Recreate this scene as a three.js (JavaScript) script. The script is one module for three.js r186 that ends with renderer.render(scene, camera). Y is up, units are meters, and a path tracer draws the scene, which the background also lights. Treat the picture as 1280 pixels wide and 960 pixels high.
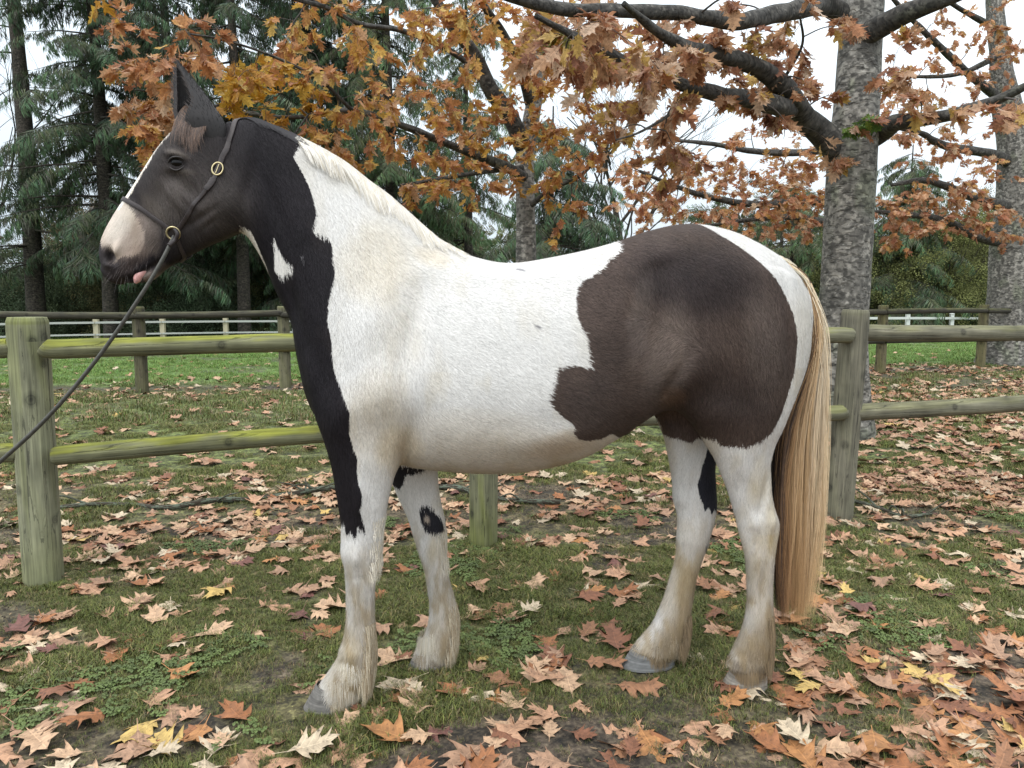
import * as THREE from 'three';
import { mergeGeometries } from 'three/addons/utils/BufferGeometryUtils.js';

// ---------------------------------------------------------------- camera, sky, sun, exposure
const FOCAL = 950, PITCH = 0.1112, CAM_H = 1.4;             // focal length in pixels of a 1280 x 960 frame
const scene = new THREE.Scene();
const camera = new THREE.PerspectiveCamera(2 * Math.atan(480 / FOCAL) * 180 / Math.PI, 4 / 3, 0.05, 600);
camera.position.set(0, CAM_H, 0);
camera.rotation.x = -PITCH;
camera.updateMatrixWorld();

const renderer = new THREE.WebGLRenderer({ antialias: true });
renderer.toneMapping = THREE.LinearToneMapping;
renderer.toneMappingExposure = 1.08;
renderer.shadowMap.enabled = true;

const SUN_DIR = new THREE.Vector3(-0.35, 0.85, 0.55).normalize();   // thin cloud, brightest high up behind the photographer
const sun = new THREE.DirectionalLight(new THREE.Color(1, 0.975, 0.94), .85);
sun.position.copy(SUN_DIR).multiplyScalar(60);
sun.castShadow = true; sun.shadow.radius = 34;
Object.assign(sun.shadow.camera, { left: -30, right: 30, top: 30, bottom: -30, near: 1, far: 140 });
sun.shadow.mapSize.set(2048, 2048);
scene.add(sun, sun.target);

// ---------------------------------------------------------------- random numbers and noise
function rng(seed) { let s = seed | 0; return () => { s = (s + 0x6d2b79f5) | 0; let t = Math.imul(s ^ (s >>> 15), 1 | s); t = (t + Math.imul(t ^ (t >>> 7), 61 | t)) ^ t; return ((t ^ (t >>> 14)) >>> 0) / 4294967296; }; }
const hash = (x, y, z = 0) => { let h = Math.imul(x, 374761393) ^ Math.imul(y, 668265263) ^ Math.imul(z, 1274126177); h = Math.imul(h ^ (h >>> 13), 1274126177); return ((h ^ (h >>> 16)) >>> 0) / 4294967296; };
const sm = (t) => t * t * (3 - 2 * t), lerp = (a, b, t) => a + (b - a) * t, clamp = (x, a = 0, b = 1) => Math.min(b, Math.max(a, x));
const step = (a, b, x) => sm(clamp((x - a) / (b - a)));
function noise(x, y, px = 0, py = 0) {                       // value noise, 0..1, optionally periodic
  let i = Math.floor(x), j = Math.floor(y); const fx = sm(x - i), fy = sm(y - j); let i1 = i + 1, j1 = j + 1;
  if (px) { i = ((i % px) + px) % px; i1 = ((i1 % px) + px) % px; }
  if (py) { j = ((j % py) + py) % py; j1 = ((j1 % py) + py) % py; }
  return lerp(lerp(hash(i, j), hash(i1, j), fx), lerp(hash(i, j1), hash(i1, j1), fx), fy);
}
function fbm(x, y, o = 4, px = 0, py = 0) { let s = 0, a = 0.5, n = 0; for (let k = 0; k < o; k++) { s += a * noise(x + k * 17, y + k * 31, px, py); n += a; a *= 0.5; x = x * 2; y = y * 2; px *= 2; py *= 2; } return s / n; }
function noise3(x, y, z) {
  const i = Math.floor(x), j = Math.floor(y), k = Math.floor(z), fx = sm(x - i), fy = sm(y - j), fz = sm(z - k);
  const pl = (kk) => lerp(lerp(hash(i, j, kk), hash(i + 1, j, kk), fx), lerp(hash(i, j + 1, kk), hash(i + 1, j + 1, kk), fx), fy);
  return lerp(pl(k), pl(k + 1), fz);
}
const lin = (c) => new THREE.Color(c);                        // css colour -> linear working colour
const V = (x, y, z) => new THREE.Vector3(x, y, z);

{ // overcast sky: CIE-like overcast gradient, soft cloud structure, a broad brightening where the sun stands behind the cloud
  const W = 512, H = 256, data = new Float32Array(W * H * 4), d = V(0, 0, 0);
  for (let r = 0; r < H; r++) for (let c = 0; c < W; c++) {
    const el = ((r + 0.5) / H - 0.5) * Math.PI, az = ((c + 0.5) / W - 0.5) * 2 * Math.PI;
    d.set(Math.cos(el) * Math.cos(az), Math.sin(el), Math.cos(el) * Math.sin(az));
    const up = Math.max(0, d.y), cl = noise3(d.x * 2.3 + 7, d.y * 5 + 3, d.z * 2.3) * 0.6 + noise3(d.x * 6, d.y * 11, d.z * 6) * 0.28 + noise3(d.x * 14, d.y * 24, d.z * 14) * 0.12;
    let L = 0.69 * (1 + 2.5 * Math.pow(up, 0.9)) * (0.84 + 0.32 * cl);
    const g = Math.max(0, d.dot(SUN_DIR)); L += 1.0 * g * g * g;
    const blue = 0.13 * (1 - up) * (1 - cl * 0.6) + 0.02;
    let R = L * (1 - blue * 1.1), G = L, B = L * (1 + blue * 0.9);
    if (d.y < 0) { const k = Math.exp(d.y * 9); R = lerp(0.16, R, k); G = lerp(0.15, G, k); B = lerp(0.12, B, k); }
    data.set([R, G, B, 1], (r * W + c) * 4);
  }
  const t = new THREE.DataTexture(data, W, H, THREE.RGBAFormat, THREE.FloatType);
  t.mapping = THREE.EquirectangularReflectionMapping; t.magFilter = t.minFilter = THREE.LinearFilter; t.needsUpdate = true;
  scene.background = t; scene.environment = t;
}

// ---------------------------------------------------------------- building helpers
const CP = Math.cos(PITCH), SP = Math.sin(PITCH);
function ray(x, y) { const dx = x - 640, dy = 480 - y; return V(dx, dy * CP - FOCAL * SP, -dy * SP - FOCAL * CP); }
function at(x, y, depth) { const r = ray(x, y); return r.multiplyScalar(depth / -r.z).add(V(0, CAM_H, 0)); }      // the place that far away in that direction
function onGround(x, y) { const r = ray(x, y); return r.multiplyScalar(CAM_H / -r.y).setY(0); }
function pixelOf(p) { const dz = -p.z, dy = p.y - CAM_H, c = dz * CP - dy * SP, u = dz * SP + dy * CP; return [640 + FOCAL * p.x / c, 480 - FOCAL * u / c, c]; }

const used = new Map();
function numbered(name) { const n = used.get(name) ?? 0; used.set(name, n + 1); return n ? `${name}_${String(n).padStart(3, '0')}` : name; }
function tag(o, label, category, group) { o.userData.label = label; if (category) o.userData.category = category; if (group) o.userData.group = group; return o; }
function thing(name, label, category, pos = V(0, 0, 0), group) { const o = new THREE.Group(); o.name = numbered(name); o.position.copy(pos); scene.add(o); return tag(o, label, category, group); }
function mesh(name, geo, mat, parent = scene) { const m = new THREE.Mesh(geo, mat); m.name = parent === scene ? numbered(name) : name; m.castShadow = m.receiveShadow = true; parent.add(m); return m; }
function kind(o, k) { o.userData.kind = k; return o; }
function tex(w, h, fn, srgb = true, repeat) {
  const d = new Uint8Array(w * h * 4);
  for (let y = 0; y < h; y++) for (let x = 0; x < w; x++) { const c = fn(x / w, y / h, x, y), o = (y * w + x) * 4; d[o] = clamp(c[0], 0, 255); d[o + 1] = clamp(c[1], 0, 255); d[o + 2] = clamp(c[2], 0, 255); d[o + 3] = 255; }
  const t = new THREE.DataTexture(d, w, h); t.wrapS = t.wrapT = THREE.RepeatWrapping; t.magFilter = THREE.LinearFilter; t.minFilter = THREE.LinearMipmapLinearFilter; t.generateMipmaps = true;
  if (srgb) t.colorSpace = THREE.SRGBColorSpace; if (repeat) t.repeat.set(repeat[0], repeat[1]); t.needsUpdate = true; return t;
}
const std = (o) => new THREE.MeshStandardMaterial({ roughness: 0.85, ...o });
class Build {                                                  // collects triangles with colours
  constructor() { this.p = []; this.c = []; this.n = []; this.uv = []; this.i = []; }
  get count() { return this.p.length / 3; }
  vert(x, y, z, c, n, u = 0, v = 0) { this.p.push(x, y, z); if (c) this.c.push(c[0], c[1], c[2]); if (n) this.n.push(n.x, n.y, n.z); this.uv.push(u, v); return this.p.length / 3 - 1; }
  tri(a, b, c) { this.i.push(a, b, c); }
  geo() {
    const g = new THREE.BufferGeometry(); g.setAttribute('position', new THREE.Float32BufferAttribute(this.p, 3)); g.setAttribute('uv', new THREE.Float32BufferAttribute(this.uv, 2));
    if (this.c.length) g.setAttribute('color', new THREE.Float32BufferAttribute(this.c, 3));
    g.setIndex(this.i); if (this.n.length) g.setAttribute('normal', new THREE.Float32BufferAttribute(this.n, 3)); else g.computeVertexNormals(); return g;
  }
}
// a tapered tube through points; uv in metres; bump(angle, along, radius) may change the radius; colour(n, point, along) gives vertex colours
function tube(pts, rads, { seg = 8, per = 8, bump, colour, cap = true, curve = true } = {}) {
  const n = pts.length, c = new THREE.CatmullRomCurve3(pts, false, 'centripetal'), N = curve ? (n - 1) * per : n - 1, P = [], R = [], T = [];
  for (let k = 0; k <= N; k++) { const t = k / N, f = t * (n - 1), i = Math.min(n - 2, Math.floor(f)); P.push(curve ? c.getPoint(t) : pts[k].clone()); R.push(lerp(rads[i], rads[i + 1], f - i)); }
  for (let k = 0; k <= N; k++) T.push(P[Math.min(N, k + 1)].clone().sub(P[Math.max(0, k - 1)]).normalize());
  let nor = Math.abs(T[0].y) > 0.9 ? V(1, 0, 0) : V(0, 1, 0); const b = new Build(); let along = 0; const q = V(0, 0, 0), bi = V(0, 0, 0);
  for (let k = 0; k <= N; k++) {
    nor = nor.clone().addScaledVector(T[k], -nor.dot(T[k])).normalize(); bi.crossVectors(T[k], nor);
    if (k) along += P[k].distanceTo(P[k - 1]);
    for (let s = 0; s <= seg; s++) {
      const a = s / seg * 2 * Math.PI, r = R[k] * (bump ? bump(a, along, R[k], k / N) : 1);
      q.copy(nor).multiplyScalar(Math.cos(a)).addScaledVector(bi, Math.sin(a));
      const w = P[k].clone().addScaledVector(q, r);
      b.vert(w.x, w.y, w.z, colour ? colour(q, w, along, a) : null, null, s / seg * 2 * Math.PI * Math.max(R[0], 0.02), along);
    }
  }
  const w = seg + 1;
  for (let k = 0; k < N; k++) for (let s = 0; s < seg; s++) { const a = k * w + s, d = a + w; b.tri(a, a + 1, d); b.tri(a + 1, d + 1, d); }
  if (cap) for (const [k, flip] of [[0, 0], [N, 1]]) {
    const e = b.vert(P[k].x, P[k].y, P[k].z, colour ? colour(T[k], P[k], 0, 0) : null, null, 0, 0);
    for (let s = 0; s < seg; s++) flip ? b.tri(k * w + s, k * w + s + 1, e) : b.tri(k * w + s + 1, k * w + s, e);
  }
  const g = b.geo(), nn = g.attributes.normal;                // weld the seam's normals
  for (let k = 0; k <= N; k++) { const a = k * w, z = a + seg, x = nn.getX(a) + nn.getX(z), y = nn.getY(a) + nn.getY(z), zz = nn.getZ(a) + nn.getZ(z), l = Math.hypot(x, y, zz) || 1; nn.setXYZ(a, x / l, y / l, zz / l); nn.setXYZ(z, x / l, y / l, zz / l); }
  return g;
}
// ================================================================ THE HORSE
// Its own frame: u towards its tail, v up, w towards the photographer's side; the group stands on the ground at HORSE_AT.
const HORSE_AT = V(0, 0, -2.66), HORSE_TURN = 0.0625;
const HX = V(Math.cos(HORSE_TURN), 0, -Math.sin(HORSE_TURN)), HZ = V(Math.sin(HORSE_TURN), 0, Math.cos(HORSE_TURN));
const CAM_L = (() => { const q = V(0, CAM_H, 0).sub(HORSE_AT); return V(q.dot(HX), q.y, q.dot(HZ)); })();
const rayL = (x, y) => { const r = ray(x, y); return V(r.dot(HX), r.y, r.dot(HZ)).normalize(); };
function L(x, y, w = 0) { const r = rayL(x, y), t = (w - CAM_L.z) / r.z; return [CAM_L.x + r.x * t, CAM_L.y + r.y * t]; }   // the place in the horse's lengthwise plane w
const L3 = (x, y, w = 0) => { const [u, v] = L(x, y, w); return V(u, v, w); };

// sections of the body: upper (or front) end and lower (or rear) end of each, half width, sideways centre, roundness exponent, shift of the width towards the lower end
function chain(rows, { capA = 0, capB = 0, sub = 8 } = {}) {
  const ctrl = rows.map(([x0, y0, x1, y1, hw, wc = 0, n = 2, k = 0]) => { const a = L(x0, y0, wc), b = L(x1, y1, wc); return [...a, ...b, hw, wc, n, k]; });
  const out = [], cr = (a, b, c, d, t) => 0.5 * (2 * b + (c - a) * t + (2 * a - 5 * b + 4 * c - d) * t * t + (3 * b - a - 3 * c + d) * t * t * t);
  for (let i = 0; i < ctrl.length - 1; i++) for (let s = 0; s < sub; s++) {
    const A = ctrl[Math.max(0, i - 1)], B = ctrl[i], C = ctrl[i + 1], D = ctrl[Math.min(ctrl.length - 1, i + 2)];
    out.push(B.map((_, j) => cr(A[j], B[j], C[j], D[j], s / sub)));
  }
  out.push(ctrl[ctrl.length - 1]);
  const cap = (E, F, len, push) => {
    if (!len) return; const cx = (E[0] + E[2]) / 2, cy = (E[1] + E[3]) / 2; let dx = cx - (F[0] + F[2]) / 2, dy = cy - (F[1] + F[3]) / 2; const l = Math.hypot(dx, dy); dx /= l; dy /= l;
    for (let q = 1; q <= 7; q++) { const th = q / 7.2 * Math.PI / 2, s = Math.cos(th), o = len * Math.sin(th); push([cx + (E[0] - cx) * s + dx * o, cy + (E[1] - cy) * s + dy * o, cx + (E[2] - cx) * s + dx * o, cy + (E[3] - cy) * s + dy * o, E[4] * s, E[5], E[6], E[7]]); }
  };
  const head = []; cap(ctrl[0], ctrl[1], capA, (s) => head.unshift(s)); cap(ctrl[ctrl.length - 1], ctrl[ctrl.length - 2], capB, (s) => out.push(s));
  return [...head, ...out];
}
const CHAINS = [
  chain([ // hindquarters, barrel, shoulder, neck
    [1000, 352, 1004, 440, .075], [988, 337, 996, 470, .135], [965, 318, 978, 505, .19, 0, 2.1, -.1], [935, 301, 948, 527, .232, 0, 2.2, -.08], [900, 287, 905, 528, .258, 0, 2.2, -.05],
    [856, 280.5, 862, 508, .266, 0, 2.25, 0], [812, 288.5, 820, 512, .262, 0, 2.25, .04], [762, 305, 772, 543, .268, 0, 2.25, .1], [705, 319, 718, 571, .285, 0, 2.3, .14], [640, 329, 652, 586, .292, 0, 2.3, .16],
    [592, 321, 592, 588, .282, 0, 2.25, .18], [556, 305, 545, 585, .255, 0, 2.15, .24], [532, 286, 492, 578, .24, 0, 2.1, .3], [510, 266, 437, 560, .228, 0, 2.1, .32], [484, 243.5, 393, 512, .2, 0, 2.1, .3],
    [460, 226, 375, 455, .165, 0, 2, .24], [432, 204, 365.5, 405, .132, 0, 2, .2], [403, 186.5, 347, 367, .108, 0, 2, .18], [371, 170.5, 332, 332, .092, 0, 2, .12], [342, 158, 315, 303, .085, 0, 2, .05], [316, 149, 301, 287, .08], [290, 152, 285, 270, .06],
  ], { capA: .03, capB: .05, sub: 10 }),
  chain([ // head
    [262, 143, 312, 257, .074, 0, 2.2], [240, 144, 300, 287, .094, 0, 2.3], [218, 166, 281, 299, .103, 0, 2.4, -.12], [201, 186, 262, 307, .099, 0, 2.4, -.16], [186.5, 206, 244, 316, .083, 0, 2.4, -.1], [172, 227, 227, 325, .07, 0, 2.4],
    [158, 247, 213, 333, .06, 0, 2.4], [147, 263, 204, 339, .055, 0, 2.4], [136.5, 281, 196, 346, .055, 0, 2.4], [129, 298, 186, 352, .056, 0, 2.4], [126, 316, 170, 354, .053, 0, 2.3], [129, 331, 156, 353.5, .043, 0, 2.2],
  ], { capA: .03, capB: .028, sub: 8 }),
  chain([ // near fore
    [394, 440, 520, 430, .05, .14], [394, 480, 515, 470, .075, .148], [397, 520, 512, 540, .086, .152], [407, 553, 503, 572, .084, .154], [415.5, 588, 492, 600, .075, .152], [421, 619, 484.5, 630, .067, .15], [425, 647, 480, 658, .06, .146], [427.5, 676, 478.5, 684, .056, .142], [430, 703, 475, 705, .052, .14],
    [432.5, 734, 471, 738, .043, .138], [432.5, 768, 469.5, 775, .041, .136], [429, 797, 468, 803, .045, .135], [422, 821, 466, 830, .053, .134], [411, 840, 461, 850, .055, .133], [400, 856, 453, 866, .057, .132], [393, 871, 448, 880, .055, .132],
  ], { capA: .05, capB: .012 }),
  chain([ // far fore
    [452, 520, 556, 500, .07, -.14], [470, 560, 552, 545, .08, -.145], [485, 590, 547, 580, .072, -.14], [498, 622, 549, 615, .064, -.135], [509, 647, 554.5, 643, .058, -.13], [517.5, 674, 558.5, 670, .054, -.127], [526, 698, 560, 697, .051, -.125], [532, 720, 562, 720, .045, -.123], [536, 745, 568, 747, .041, -.122], [537, 766, 574, 775, .044, -.12], [533, 788, 573.5, 799, .051, -.12], [524, 805, 567, 816, .053, -.12], [517, 818, 559, 829, .054, -.12],
  ], { capA: .05, capB: .012 }),
  chain([ // near hind
    [832, 350, 985, 350, .05, .15, 2.1], [832, 400, 1001, 400, .085, .14, 2.2], [838, 450, 1000, 455, .105, .135, 2.2], [849, 500, 991, 496, .108, .132, 2.2], [866, 530, 981, 526, .1, .128, 2.1], [881, 554, 968, 556, .083, .122], [895.5, 578, 963, 580, .067, .115], [907, 605, 963.5, 605, .057, .108], [915, 630, 967.5, 634, .051, .103], [920.5, 650, 974, 655, .049, .1],
    [926, 675, 970, 682, .047, .098], [932.5, 698, 966.5, 703, .043, .096], [936, 724, 965, 728, .038, .095], [935.5, 752, 965, 756, .038, .094], [931.5, 777, 966, 780, .046, .093], [923, 799, 967, 802, .054, .092], [914, 818, 964, 822, .056, .091], [909, 831, 959, 835, .056, .09],
  ], { capA: .05, capB: .012 }),
  chain([ // far hind
    [815, 440, 935, 440, .08, -.13], [812, 490, 915, 490, .095, -.13], [819.5, 522, 900, 528, .085, -.125], [829, 544, 894, 553, .074, -.12], [835.5, 573, 892.5, 576, .064, -.112], [841, 608, 894, 606, .057, -.106], [845, 640, 895, 640, .051, -.101], [845.5, 668, 886.5, 674, .048, -.098], [844.5, 696, 877, 700, .043, -.096], [836, 729, 869, 727, .038, -.095], [826.5, 755, 864.5, 756, .041, -.094], [815.5, 780, 860, 782, .05, -.093], [802, 796, 856, 803, .055, -.092], [790, 811, 850, 819, .056, -.091],
  ], { capA: .05, capB: .012 }),
];
// shallow swellings and hollows of muscle and bone: pixel, radii in pixels, tilt, height in metres
const MUSCLE = [
  [478, 492, 46, 34, -30, .016], [452, 420, 26, 80, 28, .008], [512, 430, 14, 95, 12, -.009], [515, 540, 14, 34, 0, -.011], [540, 330, 26, 14, -40, .006], [425, 520, 20, 34, 10, .012], [398, 455, 12, 46, -15, -.006],
  [806, 420, 24, 62, 12, -.017], [822, 318, 24, 14, -20, .011], [858, 470, 26, 38, 15, .016], [905, 330, 60, 26, 15, .006], [942, 400, 40, 70, -8, .008], [985, 420, 9, 70, -5, -.006], [905, 520, 50, 22, 10, .006], [640, 470, 100, 60, 0, .006], [700, 545, 70, 18, -8, .005],
  [506, 562, 8, 24, 8, -.01], [838, 478, 8, 36, 25, -.007], [868, 545, 14, 8, 35, -.006], [640, 345, 70, 8, 0, .004], [560, 400, 60, 50, 0, .004],
  [278, 258, 27, 25, 20, .014], [252, 272, 24, 4, -28, -.004], [205, 238, 12, 26, 38, -.003], [228, 232, 4, 22, -40, -.003], [430, 690, 6, 14, 0, .004], [545, 684, 9, 14, 0, .004], [438, 668, 8, 5, 0, -.0012], [452, 716, 9, 5, 0, -.0012], [470, 735, 5, 40, 2, -.004], [462, 740, 4, 40, 2, .004], [447, 690, 12, 15, 0, .0035], [556, 735, 5, 34, -8, -.004], [545, 740, 5, 34, -8, .003], [862, 700, 5, 40, 14, -.004], [850, 706, 5, 40, 14, .003], [872, 645, 12, 12, 0, .0035], [886, 625, 5, 22, 5, -.004], [243, 238, 10, 26, -50, -.007], [222, 252, 26, 5, 52, .004], [216, 222, 10, 8, 20, -.004], [237, 182, 10, 8, 0, -.007], [222, 194, 13, 5, 12, .009], [222, 213, 12, 4, 8, .004], [180, 265, 26, 9, 52, -.005], [330, 250, 9, 60, -22, -.004], [357, 380, 9, 60, -18, -.008], [310, 235, 9, 34, 15, -.007],
  [134, 320, 8, 5, 65, -.026], [141, 313, 5, 12, 25, .008], [131, 331, 8, 4, 10, .005], [250, 225, 3, 20, -30, -.002], [236, 250, 3, 18, -50, .0022], [262, 280, 14, 3, -35, -.002], [160, 322, 14, 7, -40, .005], [182, 334, 17, 2.2, -32, -.008], [160, 346, 16, 2.4, -20, -.008], [190, 343, 10, 8, -10, .004],
  [447, 690, 9, 16, 0, .005], [447, 738, 3, 34, 0, .004], [461, 745, 3, 36, 2, -.005], [440, 812, 14, 9, 0, .005], [453, 612, 8, 30, -4, .006],
  [953, 620, 6, 30, 6, -.006], [944, 655, 10, 12, 0, .005], [966, 652, 6, 12, 0, .006], [955, 730, 5, 40, 2, -.004], [944, 730, 5, 40, 0, .003], [920, 575, 12, 26, -15, .006],
].map(([x, y, rx, ry, deg, h]) => { const s = .00262, w = y > 560 ? .14 : x < 330 ? .08 : .22, [u, v] = L(x, y, w), a = -deg * Math.PI / 180; return { u, v, rx: rx * s, ry: ry * s, c: Math.cos(a), s: Math.sin(a), h: h * (y > 560 ? 2 : x < 300 ? 1.8 : 1.7) }; });

const CELL = 0.0054, U0 = -1.47, V0 = 0.0, W0 = -0.345, NU = Math.ceil(2.56 / CELL), NV = Math.ceil(2.09 / CELL), NW = Math.ceil(0.69 / CELL);
const FIELD = new Float32Array(NU * NV * NW);
{
  const M = NU * NV, far = 0.15, maps = CHAINS.map((secs) => {
    const S = new Float32Array(M).fill(99), H = new Float32Array(M), R = new Float32Array(M), WC = new Float32Array(M), N = new Float32Array(M), K = new Float32Array(M);
    for (let j = 0; j < secs.length - 1; j++) {
      const A = secs[j], B = secs[j + 1], ax = (A[0] + A[2]) / 2, ay = (A[1] + A[3]) / 2, bx = (B[0] + B[2]) / 2, by = (B[1] + B[3]) / 2, E = 2.4;
      const nrm = (Q) => { const x = Q[1] - Q[3], y = Q[2] - Q[0], l = Math.hypot(x, y) || 1e-9, s = x * (bx - ax) + y * (by - ay) < 0 ? -1 : 1; return [s * x / l, s * y / l]; };
      const na = nrm(A), nb = nrm(B), xs = [], ys = [];
      for (const [Q, cx, cy] of [[A, ax, ay], [B, bx, by]]) for (const e of [0, 2]) { xs.push(cx + (Q[e] - cx) * E); ys.push(cy + (Q[e + 1] - cy) * E); }
      const i0 = Math.max(0, Math.floor((Math.min(...xs) - U0) / CELL)), i1 = Math.min(NU - 1, Math.ceil((Math.max(...xs) - U0) / CELL)), k0 = Math.max(0, Math.floor((Math.min(...ys) - V0) / CELL)), k1 = Math.min(NV - 1, Math.ceil((Math.max(...ys) - V0) / CELL));
      for (let k = k0; k <= k1; k++) for (let i = i0; i <= i1; i++) {
        const x = U0 + i * CELL, y = V0 + k * CELL, da = (x - ax) * na[0] + (y - ay) * na[1], db = (x - bx) * nb[0] + (y - by) * nb[1];
        if (da < -1e-6 || db > 1e-6) continue;
        const t = da - db > 1e-9 ? da / (da - db) : 0, q = A.map((a, m) => a + (B[m] - a) * t), cx = (q[0] + q[2]) / 2, cy = (q[1] + q[3]) / 2, hx = (q[0] - q[2]) / 2, hy = (q[1] - q[3]) / 2, h = Math.hypot(hx, hy), s = ((x - cx) * hx + (y - cy) * hy) / (h * h);
        const m = k * NU + i; if (Math.abs(s) >= Math.abs(S[m])) continue;
        S[m] = s; H[m] = h; R[m] = q[4]; WC[m] = q[5]; N[m] = q[6]; K[m] = q[7];
      }
    }
    return { S, H, R, WC, N, K };
  });
  const KB = [0, .045, .05, .05, .055, .05];
  for (let k = 0; k < NV; k++) for (let i = 0; i < NU; i++) {
    const m = k * NU + i, live = [];
    for (let c = 0; c < maps.length; c++) { const s = Math.abs(maps[c].S[m]); if (s < 90 && (s - 1) * maps[c].H[m] < 0.07) live.push(c); }
    if (!live.length) { for (let w = 0; w < NW; w++) FIELD[m + w * M] = far; continue; }
    const u = U0 + i * CELL, v = V0 + k * CELL; let off = 0;
    for (const b of MUSCLE) { const x = (u - b.u) * b.c + (v - b.v) * b.s, y = (v - b.v) * b.c - (u - b.u) * b.s, e = (x / b.rx) ** 2 + (y / b.ry) ** 2; if (e < 9) off += b.h * Math.exp(-e); }
    off += (fbm(u * 9 + 3, v * 9, 3) - .5) * .006;
    for (let w = 0; w < NW; w++) {
      const z = W0 + w * CELL; let d = far;
      for (const c of live) {
        const q = maps[c], s = -q.S[m], n = q.N[m], h = q.H[m], rz = q.R[m] * Math.max(.3, 1 + q.K[m] * s), S = Math.abs(s), Z = Math.abs(z - q.WC[m]) / rz;
        let e; if (S + Z < 1e-4) e = -Math.min(h, rz);
        else { const r = Math.pow(Math.pow(S, n) + Math.pow(Z, n), 1 / n), g = Math.pow(r, 1 - n) * Math.hypot(Math.pow(S, n - 1) / h, Math.pow(Z, n - 1) / rz); e = Math.max(-Math.min(h, rz), (r - 1) / Math.max(g, 1e-3)); }
        if (d >= far && e >= far) continue;
        const kk = KB[c] || .03, a = clamp(.5 + .5 * (d - e) / kk); d = lerp(d, e, a) - kk * a * (1 - a);
      }
      FIELD[m + w * M] = Math.min(far, d - off * step(.0, .05, Math.abs(z)));
    }
  }
}
function fieldAt(u, v, w) {
  const x = (u - U0) / CELL, y = (v - V0) / CELL, z = (w - W0) / CELL, i = Math.floor(x), j = Math.floor(y), k = Math.floor(z);
  if (i < 0 || j < 0 || k < 0 || i >= NU - 1 || j >= NV - 1 || k >= NW - 1) return .15;
  const a = x - i, b = y - j, c = z - k, M = NU * NV, o = i + NU * j + M * k, F = FIELD, pl = (q) => lerp(lerp(F[q], F[q + 1], a), lerp(F[q + NU], F[q + NU + 1], a), b);
  return lerp(pl(o), pl(o + M), c);
}
function fieldNormal(p) { const e = .01; return V(fieldAt(p.x + e, p.y, p.z) - fieldAt(p.x - e, p.y, p.z), fieldAt(p.x, p.y + e, p.z) - fieldAt(p.x, p.y - e, p.z), fieldAt(p.x, p.y, p.z + e) - fieldAt(p.x, p.y, p.z - e)).normalize(); }
function onHorse(x, y) {                                       // the place on the coat that shows at a pixel (its lengthwise plane if the coat is missed)
  const r = rayL(x, y); let t = (0.36 - CAM_L.z) / r.z; const end = (-.2 - CAM_L.z) / r.z;
  for (; t < end; t += .003) { const p = CAM_L.clone().addScaledVector(r, t); if (fieldAt(p.x, p.y, p.z) < 0) return p; }
  return L3(x, y, 0);
}
function surfaceNet(F, nx, ny, nz) {
  const M = nx * ny, cell = new Int32Array(nx * ny * nz).fill(-1), P = [], I = [], cs = [0, 1, nx, nx + 1, M, M + 1, M + nx, M + nx + 1], ed = [[0, 1], [2, 3], [4, 5], [6, 7], [0, 2], [1, 3], [4, 6], [5, 7], [0, 4], [1, 5], [2, 6], [3, 7]];
  for (let k = 0; k < nz - 1; k++) for (let j = 0; j < ny - 1; j++) for (let i = 0; i < nx - 1; i++) {
    const o = i + nx * j + M * k; let mask = 0; for (let c = 0; c < 8; c++) if (F[o + cs[c]] < 0) mask |= 1 << c;
    if (!mask || mask === 255) continue;
    let x = 0, y = 0, z = 0, n = 0;
    for (const [a, b] of ed) { if ((mask >> a & 1) === (mask >> b & 1)) continue; const fa = F[o + cs[a]], t = fa / (fa - F[o + cs[b]]); x += (a & 1) + t * ((b & 1) - (a & 1)); y += (a >> 1 & 1) + t * ((b >> 1 & 1) - (a >> 1 & 1)); z += (a >> 2) + t * ((b >> 2) - (a >> 2)); n++; }
    cell[o] = P.length / 3; P.push(i + x / n, j + y / n, k + z / n);
  }
  const quad = (a, b, c, d, flip) => { if (a < 0 || b < 0 || c < 0 || d < 0) return; flip ? I.push(a, c, b, a, d, c) : I.push(a, b, c, a, c, d); };
  for (let k = 1; k < nz - 1; k++) for (let j = 1; j < ny - 1; j++) for (let i = 1; i < nx - 1; i++) {
    const o = i + nx * j + M * k, s = F[o] < 0;
    if (s !== F[o + 1] < 0) quad(cell[o], cell[o - nx], cell[o - nx - M], cell[o - M], s ? 1 : 0);
    if (s !== F[o + nx] < 0) quad(cell[o], cell[o - M], cell[o - 1 - M], cell[o - 1], s ? 1 : 0);
    if (s !== F[o + M] < 0) quad(cell[o], cell[o - 1], cell[o - 1 - nx], cell[o - nx], s ? 1 : 0);
  }
  return { P: new Float32Array(P), I };
}
const BODY = (() => {
  const { P, I } = surfaceNet(FIELD, NU, NV, NW), n = P.length / 3;
  for (let i = 0; i < n; i++) { P[i * 3] = U0 + P[i * 3] * CELL; P[i * 3 + 1] = V0 + P[i * 3 + 1] * CELL; P[i * 3 + 2] = W0 + P[i * 3 + 2] * CELL; }
  for (let it = 0; it < 4; it++) {                             // a light smoothing that does not shrink
    const lam = it % 2 ? -.42 : .4, A = new Float32Array(n * 3), C = new Uint16Array(n);
    for (let t = 0; t < I.length; t += 3) for (let e = 0; e < 3; e++) { const a = I[t + e], b = I[t + (e + 1) % 3]; C[a]++; A[a * 3] += P[b * 3]; A[a * 3 + 1] += P[b * 3 + 1]; A[a * 3 + 2] += P[b * 3 + 2]; }
    for (let i = 0; i < n * 3; i++) { const c = C[(i / 3) | 0]; if (c) P[i] += lam * (A[i] / c - P[i]); }
  }
  return { P, I, n };
})();
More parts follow.
